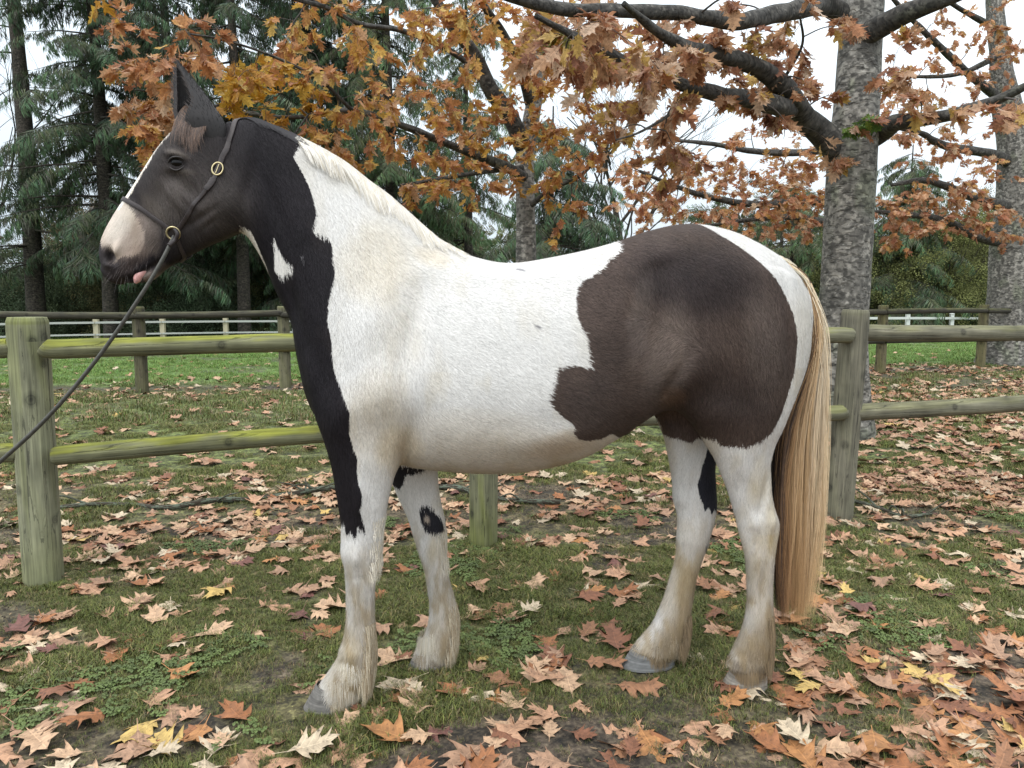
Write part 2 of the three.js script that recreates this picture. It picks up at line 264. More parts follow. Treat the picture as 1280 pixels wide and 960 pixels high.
// ---------------------------------------------------------------- the coat: pattern, hair direction, colour
const PX = 655, TW = Math.round(NU * CELL * PX), TH = Math.round(NV * CELL * PX), FAR_V = 1.03, FAR_H = Math.round(FAR_V * PX), ALL_H = TH + FAR_H;   // the legs of the far side have a panel of their own above the main one
const FLOW = [[150, 290, 120], [215, 240, 75], [270, 250, 55], [240, 180, 60], [320, 200, 60], [380, 350, 78], [345, 280, 70], [420, 480, 80], [450, 330, 62], [470, 480, 78], [600, 400, 32], [600, 545, 18], [700, 450, 30], [805, 430, -50], [825, 380, 80], [760, 500, 25], [860, 310, 25], [900, 400, 68], [900, 510, 88], [1000, 420, 88], [640, 338, 8], [540, 312, 30], [440, 240, 60], [450, 600, 90], [450, 750, 92], [540, 720, 92], [860, 600, 92], [930, 600, 90], [950, 750, 92], [410, 850, 112], [790, 810, 112]]
  .map(([x, y, d]) => [...L(x, y, .12), Math.cos(d * Math.PI / 180), -Math.sin(d * Math.PI / 180)]);
function flow(u, v) { let a = 0, b = 0; for (const [x, y, c, s] of FLOW) { const q = 1 / (((u - x) ** 2 + (v - y) ** 2) ** 1.6 + 1e-4); a += c * q; b += s * q; } const l = Math.hypot(a, b) || 1; return [a / l, b / l]; }
const COAT = (() => {
  const paint = (farSide) => {
  const cv = document.createElement('canvas'); cv.width = TW; cv.height = TH; const g = cv.getContext('2d');
  const P = (x, y, w) => { const [u, v] = L(x, y, w); return [(u - U0) * PX, TH - (v - V0) * PX]; };
  const poly = (pts, w, fill) => { g.beginPath(); pts.forEach(([x, y], i) => { const q = P(x, y, w); i ? g.lineTo(...q) : g.moveTo(...q); }); g.closePath(); g.fillStyle = fill; g.fill(); };
  const glow = (x, y, rx, ry, deg, w, rgb, a) => { const q = P(x, y, w), s = PX * .00262; g.save(); g.translate(...q); g.rotate(deg * Math.PI / 180); g.scale(rx * s, ry * s); const r = g.createRadialGradient(0, 0, 0, 0, 0, 1); r.addColorStop(0, `rgba(${rgb},${a})`); r.addColorStop(.55, `rgba(${rgb},${a * .75})`); r.addColorStop(1, `rgba(${rgb},0)`); g.fillStyle = r; g.fillRect(-1, -1, 2, 2); g.restore(); };
  g.fillStyle = 'rgb(206,203,199)'; g.fillRect(0, 0, TW, TH);
  // yellowed and muddied white: belly, elbows, lower legs
  glow(640, 575, 190, 50, -3, .2, '180,164,142', .42); glow(590, 540, 120, 40, 0, .22, '186,172,152', .35); glow(470, 520, 50, 70, 10, .22, '188,172,148', .42); glow(500, 560, 34, 40, 0, .2, '170,148,112', .5); glow(470, 330, 60, 60, 0, .2, '196,180,152', .35); glow(540, 320, 30, 16, 20, .15, '196,178,148', .4); glow(495, 430, 40, 90, 10, .22, '198,188,172', .22); glow(430, 560, 20, 30, 0, .15, '190,178,158', .4); glow(700, 555, 60, 24, -10, .22, '160,136,108', .5);
  for (const [x0, y0, w, k] of [[456, 720, .14, .16], [462, 790, .14, .34], [440, 850, .14, .36], [556, 730, -.12, .16], [566, 790, -.12, .34], [552, 815, -.12, .3], [866, 690, -.1, .25], [852, 745, -.1, .45], [952, 690, .1, .22], [955, 745, .1, .36]]) glow(x0, y0, 44, 58, 0, w, '152,132,102', k);
  for (const [x0, y0, w, k] of [[840, 795, -.1, .75], [948, 802, .1, .7], [858, 770, -.1, .5], [965, 775, .1, .45], [826, 812, -.1, .6], [936, 820, .1, .6]]) glow(x0, y0, 34, 40, 0, w, '124,106,80', k);
  // dark shoulder, chest and neck
  poly([[372, 166], [367, 176], [361.7, 193], [370, 206], [376.7, 217], [384, 232], [388, 243], [395, 263], [393, 278], [391, 288], [394, 293], [403, 295], [411, 297], [415, 304], [418, 313], [420, 337], [421, 352], [417, 378], [414, 398], [418, 414], [421, 427], [422, 442], [424, 457], [431, 474], [437, 488], [445, 506], [444, 534], [447, 548], [453, 564], [452, 580], [454, 594], [459, 612], [455, 631], [459, 648], [461, 657], [455, 654], [451, 650], [449, 664], [443, 655], [437, 659], [433, 649], [429, 655], [424, 648], [300, 660], [250, 400], [180, 420], [60, 330], [120, 60], [340, 60]], .12, 'rgb(31,28,31)');
  // head shading: greyer face, pale muzzle, white blaze down the nose
  glow(235, 235, 90, 110, -30, .1, '70,64,61', .85); glow(205, 250, 50, 30, -50, .1, '90,83,78', .6); glow(272, 262, 44, 36, 0, .1, '80,73,69', .55); glow(255, 180, 40, 34, 0, .1, '40,36,36', .6); glow(285, 250, 60, 20, 60, .1, '44,40,38', .4);
  poly([[216, 168], [206, 183], [190, 209], [172, 234], [161, 249], [166, 258], [172, 268], [181, 277], [187, 287], [186, 302], [180, 316], [170, 324], [158, 322], [147, 328], [140, 330], [132, 318], [128, 302], [110, 300], [120, 230], [205, 140]], .03, 'rgb(190,175,162)');
  glow(172, 290, 26, 36, 20, .05, '150,134,124', .85); glow(170, 318, 32, 16, -25, .05, '120,104,94', .8); glow(150, 278, 20, 34, 35, .05, '212,202,190', .8); glow(196, 268, 15, 36, -38, .06, '82,75,70', .95); glow(192, 300, 13, 26, 5, .06, '92,82,76', .9);
  poly([[218, 164], [209, 180], [194, 204], [178, 228], [164, 247], [152, 262], [140, 262], [150, 235], [205, 150]], .02, 'rgb(232,226,216)');
  glow(143, 344, 22, 17, 20, .04, '52,46,46', 1); glow(132, 322, 14, 22, -10, .05, '58,52,52', 1); glow(133, 320, 7, 10, 0, .05, '30,26,26', 1); glow(165, 333, 22, 9, -30, .04, '74,64,62', .95); glow(187, 348, 16, 13, -10, .04, '176,158,146', .85); glow(200, 338, 16, 12, -20, .04, '110,100,94', .7);
  glow(221, 192, 19, 5, 15, .1, '112,102,92', .5); glow(229, 213, 18, 6, 12, .1, '98,90,82', .5); glow(221, 203, 15, 11, 10, .1, '26,22,22', .95);
  // white marks in the dark neck
  poly([[343, 296], [346, 306], [353, 319], [361, 330], [370, 335], [362, 341], [352, 347], [345, 343], [341, 337], [341, 322], [341, 312]], .09, 'rgb(226,222,216)');
  poly([[298, 288], [306, 286], [315, 291], [319, 300], [324, 313], [329, 325], [334, 342], [326, 346], [300, 320]], .05, 'rgb(220,212,200)'); glow(380, 324, 3.5, 2.6, 0, .1, '150,148,150', .9);
  // dark quarters
  const quarter = [[790, 290], [788, 302], [783, 316], [772, 327], [760, 335], [744, 345], [729, 352], [724, 360], [722, 369], [720, 389], [725, 404], [729, 419], [733, 432], [735, 444], [737, 459], [728, 457], [714, 456], [702, 459], [694, 464], [692, 472], [689, 482], [686, 500], [693, 510], [702, 519], [712, 526], [718, 533], [717, 540], [721, 548], [735, 551], [752, 549], [768, 545], [790, 560], [830, 560], [866, 540], [873, 540], [877, 547], [882, 553], [894, 555], [910, 561], [924, 561], [936, 565], [948, 559], [961, 552], [969, 542], [976, 530], [981, 518], [986, 504], [991, 490], [996, 474], [999, 452], [1000, 436], [1001, 422], [999, 409], [996, 396], [991, 382], [985, 368], [977, 354], [968, 342], [956, 329], [943, 317], [930, 305], [918, 296], [908, 289], [890, 270], [800, 262]];
  poly(quarter, .24, 'rgb(70,59,54)');
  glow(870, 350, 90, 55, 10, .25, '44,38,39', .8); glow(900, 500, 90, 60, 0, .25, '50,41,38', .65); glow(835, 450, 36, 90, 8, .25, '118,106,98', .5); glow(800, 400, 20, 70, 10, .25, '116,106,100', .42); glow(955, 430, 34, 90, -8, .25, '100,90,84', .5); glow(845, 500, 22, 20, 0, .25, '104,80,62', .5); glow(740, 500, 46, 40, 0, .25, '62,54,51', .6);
  // dark marks on the far legs, small specks
  if (farSide) {
  poly([[815, 505], [870, 505], [873, 548], [866, 543], [857, 549], [848, 548], [838, 545], [830, 541]], -.1, 'rgb(80,68,64)');
  poly([[896, 552], [880, 556], [876, 568], [872, 580], [870, 592], [867, 603], [869, 614], [873, 622], [876, 634], [881, 630], [886, 638], [890, 632], [896, 640]], -.1, 'rgb(42,42,48)'); glow(881, 682, 5, 8, 10, -.1, '70,72,80', .9);
  poly([[482, 590], [488, 601], [494, 606], [500, 606], [505, 598], [510, 590], [520, 584], [540, 581], [520, 578], [490, 577]], -.13, 'rgb(36,34,36)');
  poly([[525, 634], [529, 630], [535, 630], [541, 633], [547, 638], [552, 647], [556, 660], [552, 664], [546, 664], [538, 661], [531, 656], [527, 647]], -.12, 'rgb(38,37,42)'); glow(534.5, 644, 6, 8, -15, -.12, '160,146,132', 1); glow(534.5, 644, 4, 6, -15, -.12, '170,156,142', 1);
  }
  for (const [x, y] of [[671, 407], [673, 409], [655, 335], [660, 336]]) glow(x, y, 4, 2, 10, .27, '120,118,122', .8);
  // dark hair above the hooves
  for (const [x, y, w] of [[400, 866, .14], [424, 876, .14], [520, 822, -.12], [545, 826, -.12], [800, 812, -.1], [826, 820, -.1], [922, 828, .1], [946, 832, .1]]) glow(x, y, 17, 9, 12, w, '92,80,66', .62);
  return g.getImageData(0, 0, TW, TH).data; };
  const near = paint(false), farther = paint(true);
  // hair streaks: noise smeared along the hair
  const FW = 128, FH = Math.ceil(FW * TH / TW), fl = new Float32Array((FW + 1) * (FH + 1) * 2);
  for (let j = 0; j <= FH; j++) for (let i = 0; i <= FW; i++) { const [a, b] = flow(U0 + i / FW * TW / PX, V0 + (1 - j / FH) * TH / PX); fl[(j * (FW + 1) + i) * 2] = a; fl[(j * (FW + 1) + i) * 2 + 1] = -b; }
  const rnd = new Float32Array(TW * TH), R = rng(77); for (let i = 0; i < rnd.length; i++) rnd[i] = R();
  const lic = new Float32Array(TW * TH);
  for (let y = 0; y < TH; y++) for (let x = 0; x < TW; x++) {
    const o = (Math.round(y / TH * FH) * (FW + 1) + Math.round(x / TW * FW)) * 2, wob = (noise(x * .03, y * .03) - .5) * .9, a = fl[o] - fl[o + 1] * wob, b = fl[o + 1] + fl[o] * wob; let s = 0;
    for (let k = -6; k <= 6; k++) { const X = Math.min(TW - 1, Math.max(0, Math.round(x + a * k * 1.3))), Y = Math.min(TH - 1, Math.max(0, Math.round(y + b * k * 1.3))); s += rnd[Y * TW + X]; }
    lic[y * TW + x] = (s / 13 - .5) * 2;
  }
  const out = new Uint8Array(TW * ALL_H * 4), bump = new Uint8Array(TW * ALL_H * 4);
  for (const panel of [0, 1]) for (let y = panel ? TH - FAR_H : 0, src = panel ? farther : near; y < TH; y++) for (let x = 0; x < TW; x++) {
    const o = (Math.round(y / TH * FH) * (FW + 1) + Math.round(x / TW * FW)) * 2, st = lic[y * TW + x], w = st * 20 * (.25 + 1.2 * noise(x * .011 + 5, y * .011)) + (fbm(x * .03, y * .03, 3) - .5) * 18;
    const X = Math.min(TW - 1, Math.max(0, Math.round(x - fl[o] * w))), Y = Math.min(TH - 1, Math.max(0, Math.round(y - fl[o + 1] * w))), q = (Y * TW + X) * 4, d = ((TH - 1 - y + panel * TH) * TW + x) * 4;
    let r = src[q], G = src[q + 1], b = src[q + 2]; const lum = (r + G + b) / 3, light = lum / 206, m = fbm(x * .012, y * .012, 4) - .5, f = 1 + st * (light > .5 ? .13 : .42) + m * (light > .5 ? .06 : .3);
    r *= f; G *= f; b *= f;
    const dirt = light > .5 ? clamp((fbm(x * .02 + 40, y * .008, 4) - .47) * 2.6) * (y > TH * .72 ? .75 : y > TH * .58 ? .45 : y > TH * .44 ? .3 : .14) : clamp((fbm(x * .02 + 9, y * .015, 3) - .55) * 1.6) * .3;
    r = lerp(r, 160, dirt * (light > .5 ? .85 : .3)); G = lerp(G, 138, dirt * (light > .5 ? .85 : .28)); b = lerp(b, 102, dirt * (light > .5 ? .92 : .28));
    if (light > .5 && y > TH * .6) { const sp = step(.42, .74, fbm(x * .06 + 70 + st * .5, y * .02, 5)) * step(TH * .66, TH * .86, y) * .55; r = lerp(r, 146, sp); G = lerp(G, 126, sp); b = lerp(b, 94, sp); }
    out[d] = clamp(r, 0, 255); out[d + 1] = clamp(G, 0, 255); out[d + 2] = clamp(b, 0, 255); out[d + 3] = 255;
    const h = clamp(128 + st * 150, 0, 255); bump[d] = bump[d + 1] = bump[d + 2] = h; bump[d + 3] = 255;
  }
  const mk = (a, srgb) => { const t = new THREE.DataTexture(a, TW, ALL_H); t.magFilter = THREE.LinearFilter; if (srgb) t.colorSpace = THREE.SRGBColorSpace; t.needsUpdate = true; return t; };
  return { out, map: mk(out, true), bump: mk(bump, false) };
})();
const s2l = (v) => (v /= 255) <= .04045 ? v / 12.92 : ((v + .055) / 1.055) ** 2.4;
function coatColour(u, v, w = 1) { const far = w < -.015 && v < FAR_V - .004; const x = Math.min(TW - 1, Math.max(0, Math.round((u - U0) * PX))), y = Math.min(TH - 1, Math.max(0, Math.round((v - V0) * PX))) + (far ? TH : 0), o = (y * TW + x) * 4; return [s2l(COAT.out[o]), s2l(COAT.out[o + 1]), s2l(COAT.out[o + 2])]; }

const horse = thing('horse', 'black and white pinto horse standing side-on in the leaves, wearing a leather halter', 'horse', HORSE_AT); horse.rotation.y = HORSE_TURN;
{
  const { P, I, n } = BODY, g0 = new THREE.BufferGeometry(); g0.setAttribute('position', new THREE.BufferAttribute(P, 3)); g0.setIndex(I); g0.computeVertexNormals(); BODY.g = g0;
  const copy = new Map(), extra = [], J = I.slice();           // vertices shared by both panels of the coat are doubled
  for (let t = 0; t < I.length; t += 3) { const [a, b, c] = [I[t], I[t + 1], I[t + 2]]; if (P[a * 3 + 2] + P[b * 3 + 2] + P[c * 3 + 2] > -.045 || Math.max(P[a * 3 + 1], P[b * 3 + 1], P[c * 3 + 1]) > FAR_V - .004) continue; for (let e = 0; e < 3; e++) { const q = I[t + e]; if (!copy.has(q)) { copy.set(q, n + extra.length); extra.push(q); } J[t + e] = copy.get(q); } }
  const N0 = g0.attributes.normal.array, m = n + extra.length, P2 = new Float32Array(m * 3), N2 = new Float32Array(m * 3), uv = new Float32Array(m * 2); P2.set(P); N2.set(N0); extra.forEach((q, i) => { for (let k = 0; k < 3; k++) { P2[(n + i) * 3 + k] = P[q * 3 + k]; N2[(n + i) * 3 + k] = N0[q * 3 + k]; } });
  for (let i = 0; i < m; i++) { uv[i * 2] = (P2[i * 3] - U0) * PX / TW; uv[i * 2 + 1] = ((P2[i * 3 + 1] - V0) * PX + (i >= n ? TH : 0)) / ALL_H; }
  const g = new THREE.BufferGeometry(); g.setAttribute('position', new THREE.BufferAttribute(P2, 3)); g.setAttribute('normal', new THREE.BufferAttribute(N2, 3)); g.setAttribute('uv', new THREE.BufferAttribute(uv, 2)); g.setIndex(J);
  mesh('body', g, new THREE.MeshPhysicalMaterial({ map: COAT.map, bumpMap: COAT.bump, bumpScale: .0022, roughness: .62, specularIntensity: .25, sheen: .05, sheenRoughness: .6, sheenColor: new THREE.Color(.5, .48, .46) }), horse);
}
const HAIR_MAT = std({ vertexColors: true, roughness: .6 });
class Hair extends Build {
  // a strand along points, width at the root, colour at root and tip
  strand(pts, width, col, tip = col, side = null, nrm = null) {
    const n = pts.length, base = this.count, t = V(0, 0, 0), s = V(0, 0, 0);
    for (let k = 0; k < n; k++) {
      t.subVectors(pts[Math.min(n - 1, k + 1)], pts[Math.max(0, k - 1)]).normalize(); const f = k / (n - 1), w = width * .5 * (1 - f * f * .85);
      s.crossVectors(t, side ?? V(0, 0, 1)).normalize(); if (s.lengthSq() < .5) s.set(1, 0, 0);
      const c = [lerp(col[0], tip[0], f), lerp(col[1], tip[1], f), lerp(col[2], tip[2], f)], N = nrm ?? V(0, 0, 0).crossVectors(s, t);
      this.vert(pts[k].x - s.x * w, pts[k].y - s.y * w, pts[k].z - s.z * w, c, N); this.vert(pts[k].x + s.x * w, pts[k].y + s.y * w, pts[k].z + s.z * w, c, N);
    }
    for (let k = 0; k < n - 1; k++) { const a = base + k * 2; this.tri(a, a + 1, a + 2); this.tri(a + 1, a + 3, a + 2); }
  }
}
const mul = (c, f) => [c[0] * f, c[1] * f, c[2] * f], mix = (a, b, t) => [lerp(a[0], b[0], t), lerp(a[1], b[1], t), lerp(a[2], b[2], t)], rgb = (r, g, b) => [s2l(r), s2l(g), s2l(b)];
{ // the winter coat, hair by hair
  const R = rng(5), { P, I } = BODY, nt = I.length / 3, cum = new Float32Array(nt), a = V(0, 0, 0), b = V(0, 0, 0), c = V(0, 0, 0), nn = BODY.g.attributes.normal.array, flip = fieldNormal(V(P[0], P[1], P[2])).dot(V(nn[0], nn[1], nn[2])) < 0 ? -1 : 1;
  let S = 0; for (let t = 0; t < nt; t++) { a.fromArray(P, I[t * 3] * 3); b.fromArray(P, I[t * 3 + 1] * 3).sub(a); c.fromArray(P, I[t * 3 + 2] * 3).sub(a); S += b.cross(c).length(); cum[t] = S; }
  const h = new Hair(), COUNT = 300000, N = V(0, 0, 0), F = V(0, 0, 0), s = V(0, 0, 0); let t = 0;
  for (let k = 0; k < COUNT; k++) {
    const target = (k + R()) / COUNT * S; while (t < nt - 1 && cum[t] < target) t++;
    let x = R(), y = R(); if (x + y > 1) { x = 1 - x; y = 1 - y; }
    const i0 = I[t * 3] * 3, i1 = I[t * 3 + 1] * 3, i2 = I[t * 3 + 2] * 3, w = 1 - x - y;
    a.set(P[i0] * w + P[i1] * x + P[i2] * y, P[i0 + 1] * w + P[i1 + 1] * x + P[i2 + 1] * y, P[i0 + 2] * w + P[i1 + 2] * x + P[i2 + 2] * y);
    N.set(nn[i0] * w + nn[i1] * x + nn[i2] * y, nn[i0 + 1] * w + nn[i1 + 1] * x + nn[i2 + 1] * y, nn[i0 + 2] * w + nn[i1 + 2] * x + nn[i2 + 2] * y).normalize().multiplyScalar(flip);
    const [fu, fv] = flow(a.x, a.y), ang = (R() - .5) * .7; F.set(fu * Math.cos(ang) - fv * Math.sin(ang), fv * Math.cos(ang) + fu * Math.sin(ang), (R() - .5) * .3); F.addScaledVector(N, -F.dot(N)).normalize();
    s.crossVectors(F, N).normalize();
    const leg = a.y < .5, face = a.x < -.85 && a.y > 1.2, muzzle = a.x < -1.15, len = (muzzle ? .004 : face ? .0065 : leg ? .02 : .0105) * (.7 + R() * .6), wd = .00065 + R() * .0003, lift = .14 + R() * .16;
    const col = ((cc) => mul(cc, cc[0] < .2 ? .65 + R() * .75 : .8 + R() * .4))(coatColour(a.x, a.y, a.z)), q = h.count;
    h.vert(a.x - s.x * wd, a.y - s.y * wd, a.z - s.z * wd, mul(col, .92), N); h.vert(a.x + s.x * wd, a.y + s.y * wd, a.z + s.z * wd, mul(col, .92), N); h.vert(a.x + (F.x + N.x * lift) * len, a.y + (F.y + N.y * lift) * len, a.z + (F.z + N.z * lift) * len, mul(col, 1.06), N);
    h.tri(q, q + 1, q + 2);
  }
  kind(mesh('coat_hair', h.geo(), new THREE.MeshPhysicalMaterial({ vertexColors: true, roughness: .65, specularIntensity: .22 }), horse), 'stuff');
}
{ // mane, forelock, tail, feather
  const R = rng(11), white = [rgb(218, 213, 204), rgb(206, 199, 186), rgb(226, 222, 216), rgb(196, 184, 162)], pick = (a) => a[(R() * a.length) | 0];
  const crest = new THREE.CatmullRomCurve3([[369, 171], [404, 187.5], [432, 204], [461, 227], [489, 246], [517, 269.5], [540, 291], [556, 304]].map(([x, y]) => L3(x, y, 0)));
  const m = new Hair();
  for (let k = 0; k < 6000; k++) {
    const t = R(), p = crest.getPoint(t), side = R() < .8 ? 1 : -1, w0 = (R() - .3) * .03 * side, len = (.055 + R() * .06) * (.7 + .6 * noise(t * 18, 3)), clump = (noise(t * 26, 7) - .5) * .9, pts = [];
    const tan = crest.getTangent(t), root = V(p.x, p.y - .012 - Math.abs(w0) * .3, w0 * side);
    for (let q = 0; q < 6; q++) { const f = q / 5; pts.push(V(root.x + tan.x * len * f * (.55 + clump) + (R() - .5) * .002, root.y + .007 * Math.sin(Math.min(1, f * 1.6) * Math.PI * .6) + tan.y * len * f * (.6 + clump) - len * .55 * f * f, root.z + side * (.004 + len * .55 * f + .01 * f) * (.6 + .5 * noise(t * 40, 9)))); }
    for (const q of pts) for (let z = 0; z < 3; z++) { const d = fieldAt(q.x, q.y, q.z); if (d < .004) q.addScaledVector(fieldNormal(q), .0045 - d); }
    const c = mul(pick(white), .8 + R() * .35); m.strand(pts, .0016, mul(c, .9), c, V(0, 0, 1));
  }
  const bl = new THREE.CatmullRomCurve3([[297, 147], [320, 150], [342, 157], [368, 170]].map(([x, y]) => L3(x, y, 0)));
  for (let k = 0; k < 900; k++) {
    const t = R(), p = bl.getPoint(t), tan = bl.getTangent(t), side = R() < .7 ? 1 : -1, len = .04 + R() * .05, pts = [];
    for (let q = 0; q < 5; q++) { const f = q / 4; pts.push(V(p.x + tan.x * len * f, p.y - .01 + .012 * Math.sin(f * 2) + tan.y * len * f - len * .4 * f * f, side * (R() * .004 + len * .45 * f))); }
    for (const q of pts) { const d = fieldAt(q.x, q.y, q.z); if (d < .003) q.addScaledVector(fieldNormal(q), .005 - d); }
    m.strand(pts, .0016, mul(rgb(38, 34, 37), .7 + R() * .7), undefined, V(0, 0, 1));
  }
  mesh('mane', m.geo(), HAIR_MAT, horse);

  const f = new Hair(), top = [[232, 131], [244, 135], [256, 143], [262, 152]].map(([x, y], i) => L3(x, y, .018 + i * .012)), tc = new THREE.CatmullRomCurve3(top), tips = new THREE.CatmullRomCurve3([[219, 178], [226, 174], [237, 188], [250, 182], [256, 176]].map(([x, y]) => L3(x, y, .1)));
  for (let k = 0; k < 900; k++) {
    const t = R(), a = tc.getPoint(clamp(t + (R() - .5) * .3)), e = tips.getPoint(clamp(t + (R() - .5) * .12)), len = (.35 + .75 * R() ** .7) * (1 - .45 * step(.62, 1, t)), mid = a.clone().lerp(e, .5).add(V(-.012, .016, .02)), pts = [], sx = (R() - .5) * .034;
    for (let q = 0; q < 7; q++) { const s = q / 6 * len, x = a.clone().multiplyScalar((1 - s) ** 2).addScaledVector(mid, 2 * s * (1 - s)).addScaledVector(e, s * s); x.x += sx * s; x.z += (R() - .5) * .002; const d = fieldAt(x.x, x.y, x.z); if (d < .005) x.addScaledVector(fieldNormal(x), .008 - d + R() * .004); pts.push(x); }
    const c = mix(rgb(52, 40, 37), rgb(128, 98, 78), R() ** 1.6); m && f.strand(pts, .0014, mul(c, .75), c);
  }
  mesh('forelock', f.geo(), HAIR_MAT, horse);

  const ta = new Hair(), outer = new THREE.CatmullRomCurve3([[978, 325], [1002, 340], [1012, 366], [1020, 400], [1023, 450], [1024, 520], [1024, 600], [1020, 660], [1012, 718], [1004, 768]].map(([x, y]) => L3(x, y, 0))), inner = new THREE.CatmullRomCurve3([[975, 335], [994, 356], [1004, 385], [1004, 425], [994, 470], [974, 525], [964, 590], [965, 660], [967, 720], [971, 766]].map(([x, y]) => L3(x, y, 0)));
  const cream = rgb(224, 212, 188), gold = rgb(198, 161, 110), ginger = rgb(148, 110, 74), brown = rgb(78, 58, 45), dark = rgb(38, 29, 26);
  for (let k = 0; k < 7500; k++) {
    const across = R(), lock = Math.floor(across * 17 + hash(Math.floor(across * 60), 9) * 2.5), la = (lock + .5) / 18, q0 = lerp(across, la, .3 + .3 * hash(lock, 8)), t0 = R() < .5 ? R() * .12 : R() * .3, t1 = .86 + R() * .15 - (R() < .3 ? R() * R() * .5 : 0), w = (R() + R() - 1) * .066, ph = R() * 6.28, am = .002 + R() * R() * .012, pts = [], wob = (noise(lock * 3.1, 5) - .5) * .035, n = 14;
    for (let q = 0; q <= n; q++) {
      const s = q / n, t = lerp(t0, t1, s), wide = step(0, .4, t) * (1 - .15 * step(.75, 1, t)), a = clamp(lerp(.85 - across * .25, q0, step(.02, .4, s))), p = inner.getPoint(clamp(t)).lerp(outer.getPoint(clamp(t)), a);
      p.z = w * (.35 + .65 * wide) + .012 * Math.sin(t * 9 + lock * 2.3) * wide + .01; p.x += wob * s + am * Math.sin(t * (9 + 5 * hash(k, 2)) + ph) * wide + .004 * Math.sin(t * 14 + lock * 1.7) + (R() - .5) * .0016; pts.push(p);
    }
    if (t1 > 1) pts[n].y -= .012 + R() * .02;
    const lk = hash(lock, 3), a = q0 + (R() - .5) * .16 + (lk - .5) * .2 + (w < 0 ? -.15 : .03), root = a > .66 ? cream : a > .36 ? mix(gold, cream, .35) : a > .2 ? mix(gold, brown, .45) : a > .06 ? brown : dark, tip = a > .8 ? mix(gold, cream, .1) : a > .45 ? mix(gold, ginger, .6) : a > .18 ? ginger : a > .06 ? brown : dark;
    const f = .72 + R() * .5 + (lk - .5) * .14; ta.strand(pts, .0016, mul(root, f), mul(tip, f), V((R() - .5) * .8, 0, 1).normalize());
  }
  const dock = new THREE.CatmullRomCurve3([[962, 316], [978, 326], [990, 338], [1000, 352], [1008, 372]].map(([x, y]) => L3(x, y, 0)));
  for (let k = 0; k < 1500; k++) {                              // short hair standing off the dock
    const t = R(), p = dock.getPoint(t), tan = dock.getTangent(t), a = (R() - .5) * 1.6, n = V(-tan.y, tan.x, 0).multiplyScalar(tan.x > 0 ? 1 : -1), len = .035 + R() * .05, pts = [];
    for (let q = 0; q < 5; q++) { const s = q / 4; pts.push(p.clone().add(V(0, -.012, Math.sin(a) * .035)).addScaledVector(tan, len * s).addScaledVector(n, (.012 + .018 * R()) * Math.sin(s * 1.8) * Math.cos(a)).add(V(0, -len * .25 * s * s, Math.sin(a) * .012 * s))); }
    ta.strand(pts, .0016, mul(cream, .8 + R() * .3), undefined, V(0, 0, 1));
  }
  mesh('tail', ta.geo(), HAIR_MAT, horse);

  const fe = new Hair();
  // long hair behind the fetlocks, fringes behind the knees: [pixel line of roots], lengthwise plane, count, length, colours
  const fringe = (roots, w, count, len, cols, back = .35, spread = .05) => {
    const c = new THREE.CatmullRomCurve3(roots.map(([x, y]) => L3(x, y, w)));
    for (let k = 0; k < count; k++) {
      const t = R(), p = c.getPoint(t), a = (R() - .5) * 2, l = len * (.5 + R() * .7), pts = []; p.z += a * spread; p.x -= a * a * .022 + R() * R() * .028;
      for (let q = 0; q < 6; q++) { const s = q / 5; const x = V(p.x - .004 + l * s * back * (1 - .75 * s) + (R() - .5) * .002, p.y - l * s * (.75 + .25 * s), p.z + a * .012 * s); const d = fieldAt(x.x, x.y, x.z); if (d < .002 && d > -.03) x.addScaledVector(fieldNormal(x), .003 - d); x.y = Math.max(x.y, .012); pts.push(x); }
      const cc = mul(mix(cols[0], cols[1], R()), .75 + R() * .4); fe.strand(pts, .0013, mul(cc, .85), cc, V((R() - .5), 0, 1).normalize());
    }
  };
  const cr = rgb(214, 202, 178), st = rgb(150, 128, 96), mud = rgb(104, 88, 68);
  fringe([[470, 775], [471, 800], [469, 825], [463, 850]], .134, 1900, .075, [cr, st], .22); fringe([[476, 670], [478, 695], [474, 715]], .142, 420, .04, [rgb(226, 220, 208), cr], .55); fringe([[482, 640], [479, 665]], .144, 200, .03, [rgb(226, 220, 208), cr], .5);
  fringe([[568, 755], [575, 780], [573, 800], [566, 818]], -.12, 1300, .06, [cr, st], .2); fringe([[556, 660], [559, 685], [562, 710]], -.126, 380, .035, [rgb(226, 220, 208), cr], .5);
  fringe([[865, 765], [862, 785], [856, 805]], -.093, 1500, .07, [st, mud], .2); fringe([[966, 765], [967, 785], [966, 808], [962, 824]], .092, 1600, .07, [st, mud], .2);
  // hair hanging over the hooves
  const skirt = (cx, cy, rx, rz, w, count, cols) => { const [u, v] = L(cx, cy, w); for (let k = 0; k < count; k++) { const a = R() * 2 * Math.PI, pts = [], l = .04 + R() * .045, up = (R() - .6) * .035, o = .86 + R() * .12; for (let q = 0; q < 4; q++) { const s = q / 3; pts.push(V(u + Math.cos(a) * rx * (o + .18 * s), v + .018 + up - l * s - Math.cos(a) * -.018, w + Math.sin(a) * rz * (o + .18 * s))); } const c = mul(mix(cols[0], cols[1], R()), .8 + R() * .4); fe.strand(pts, .0013, mul(c, .85), c, V(Math.cos(a), 0, Math.sin(a))); } };
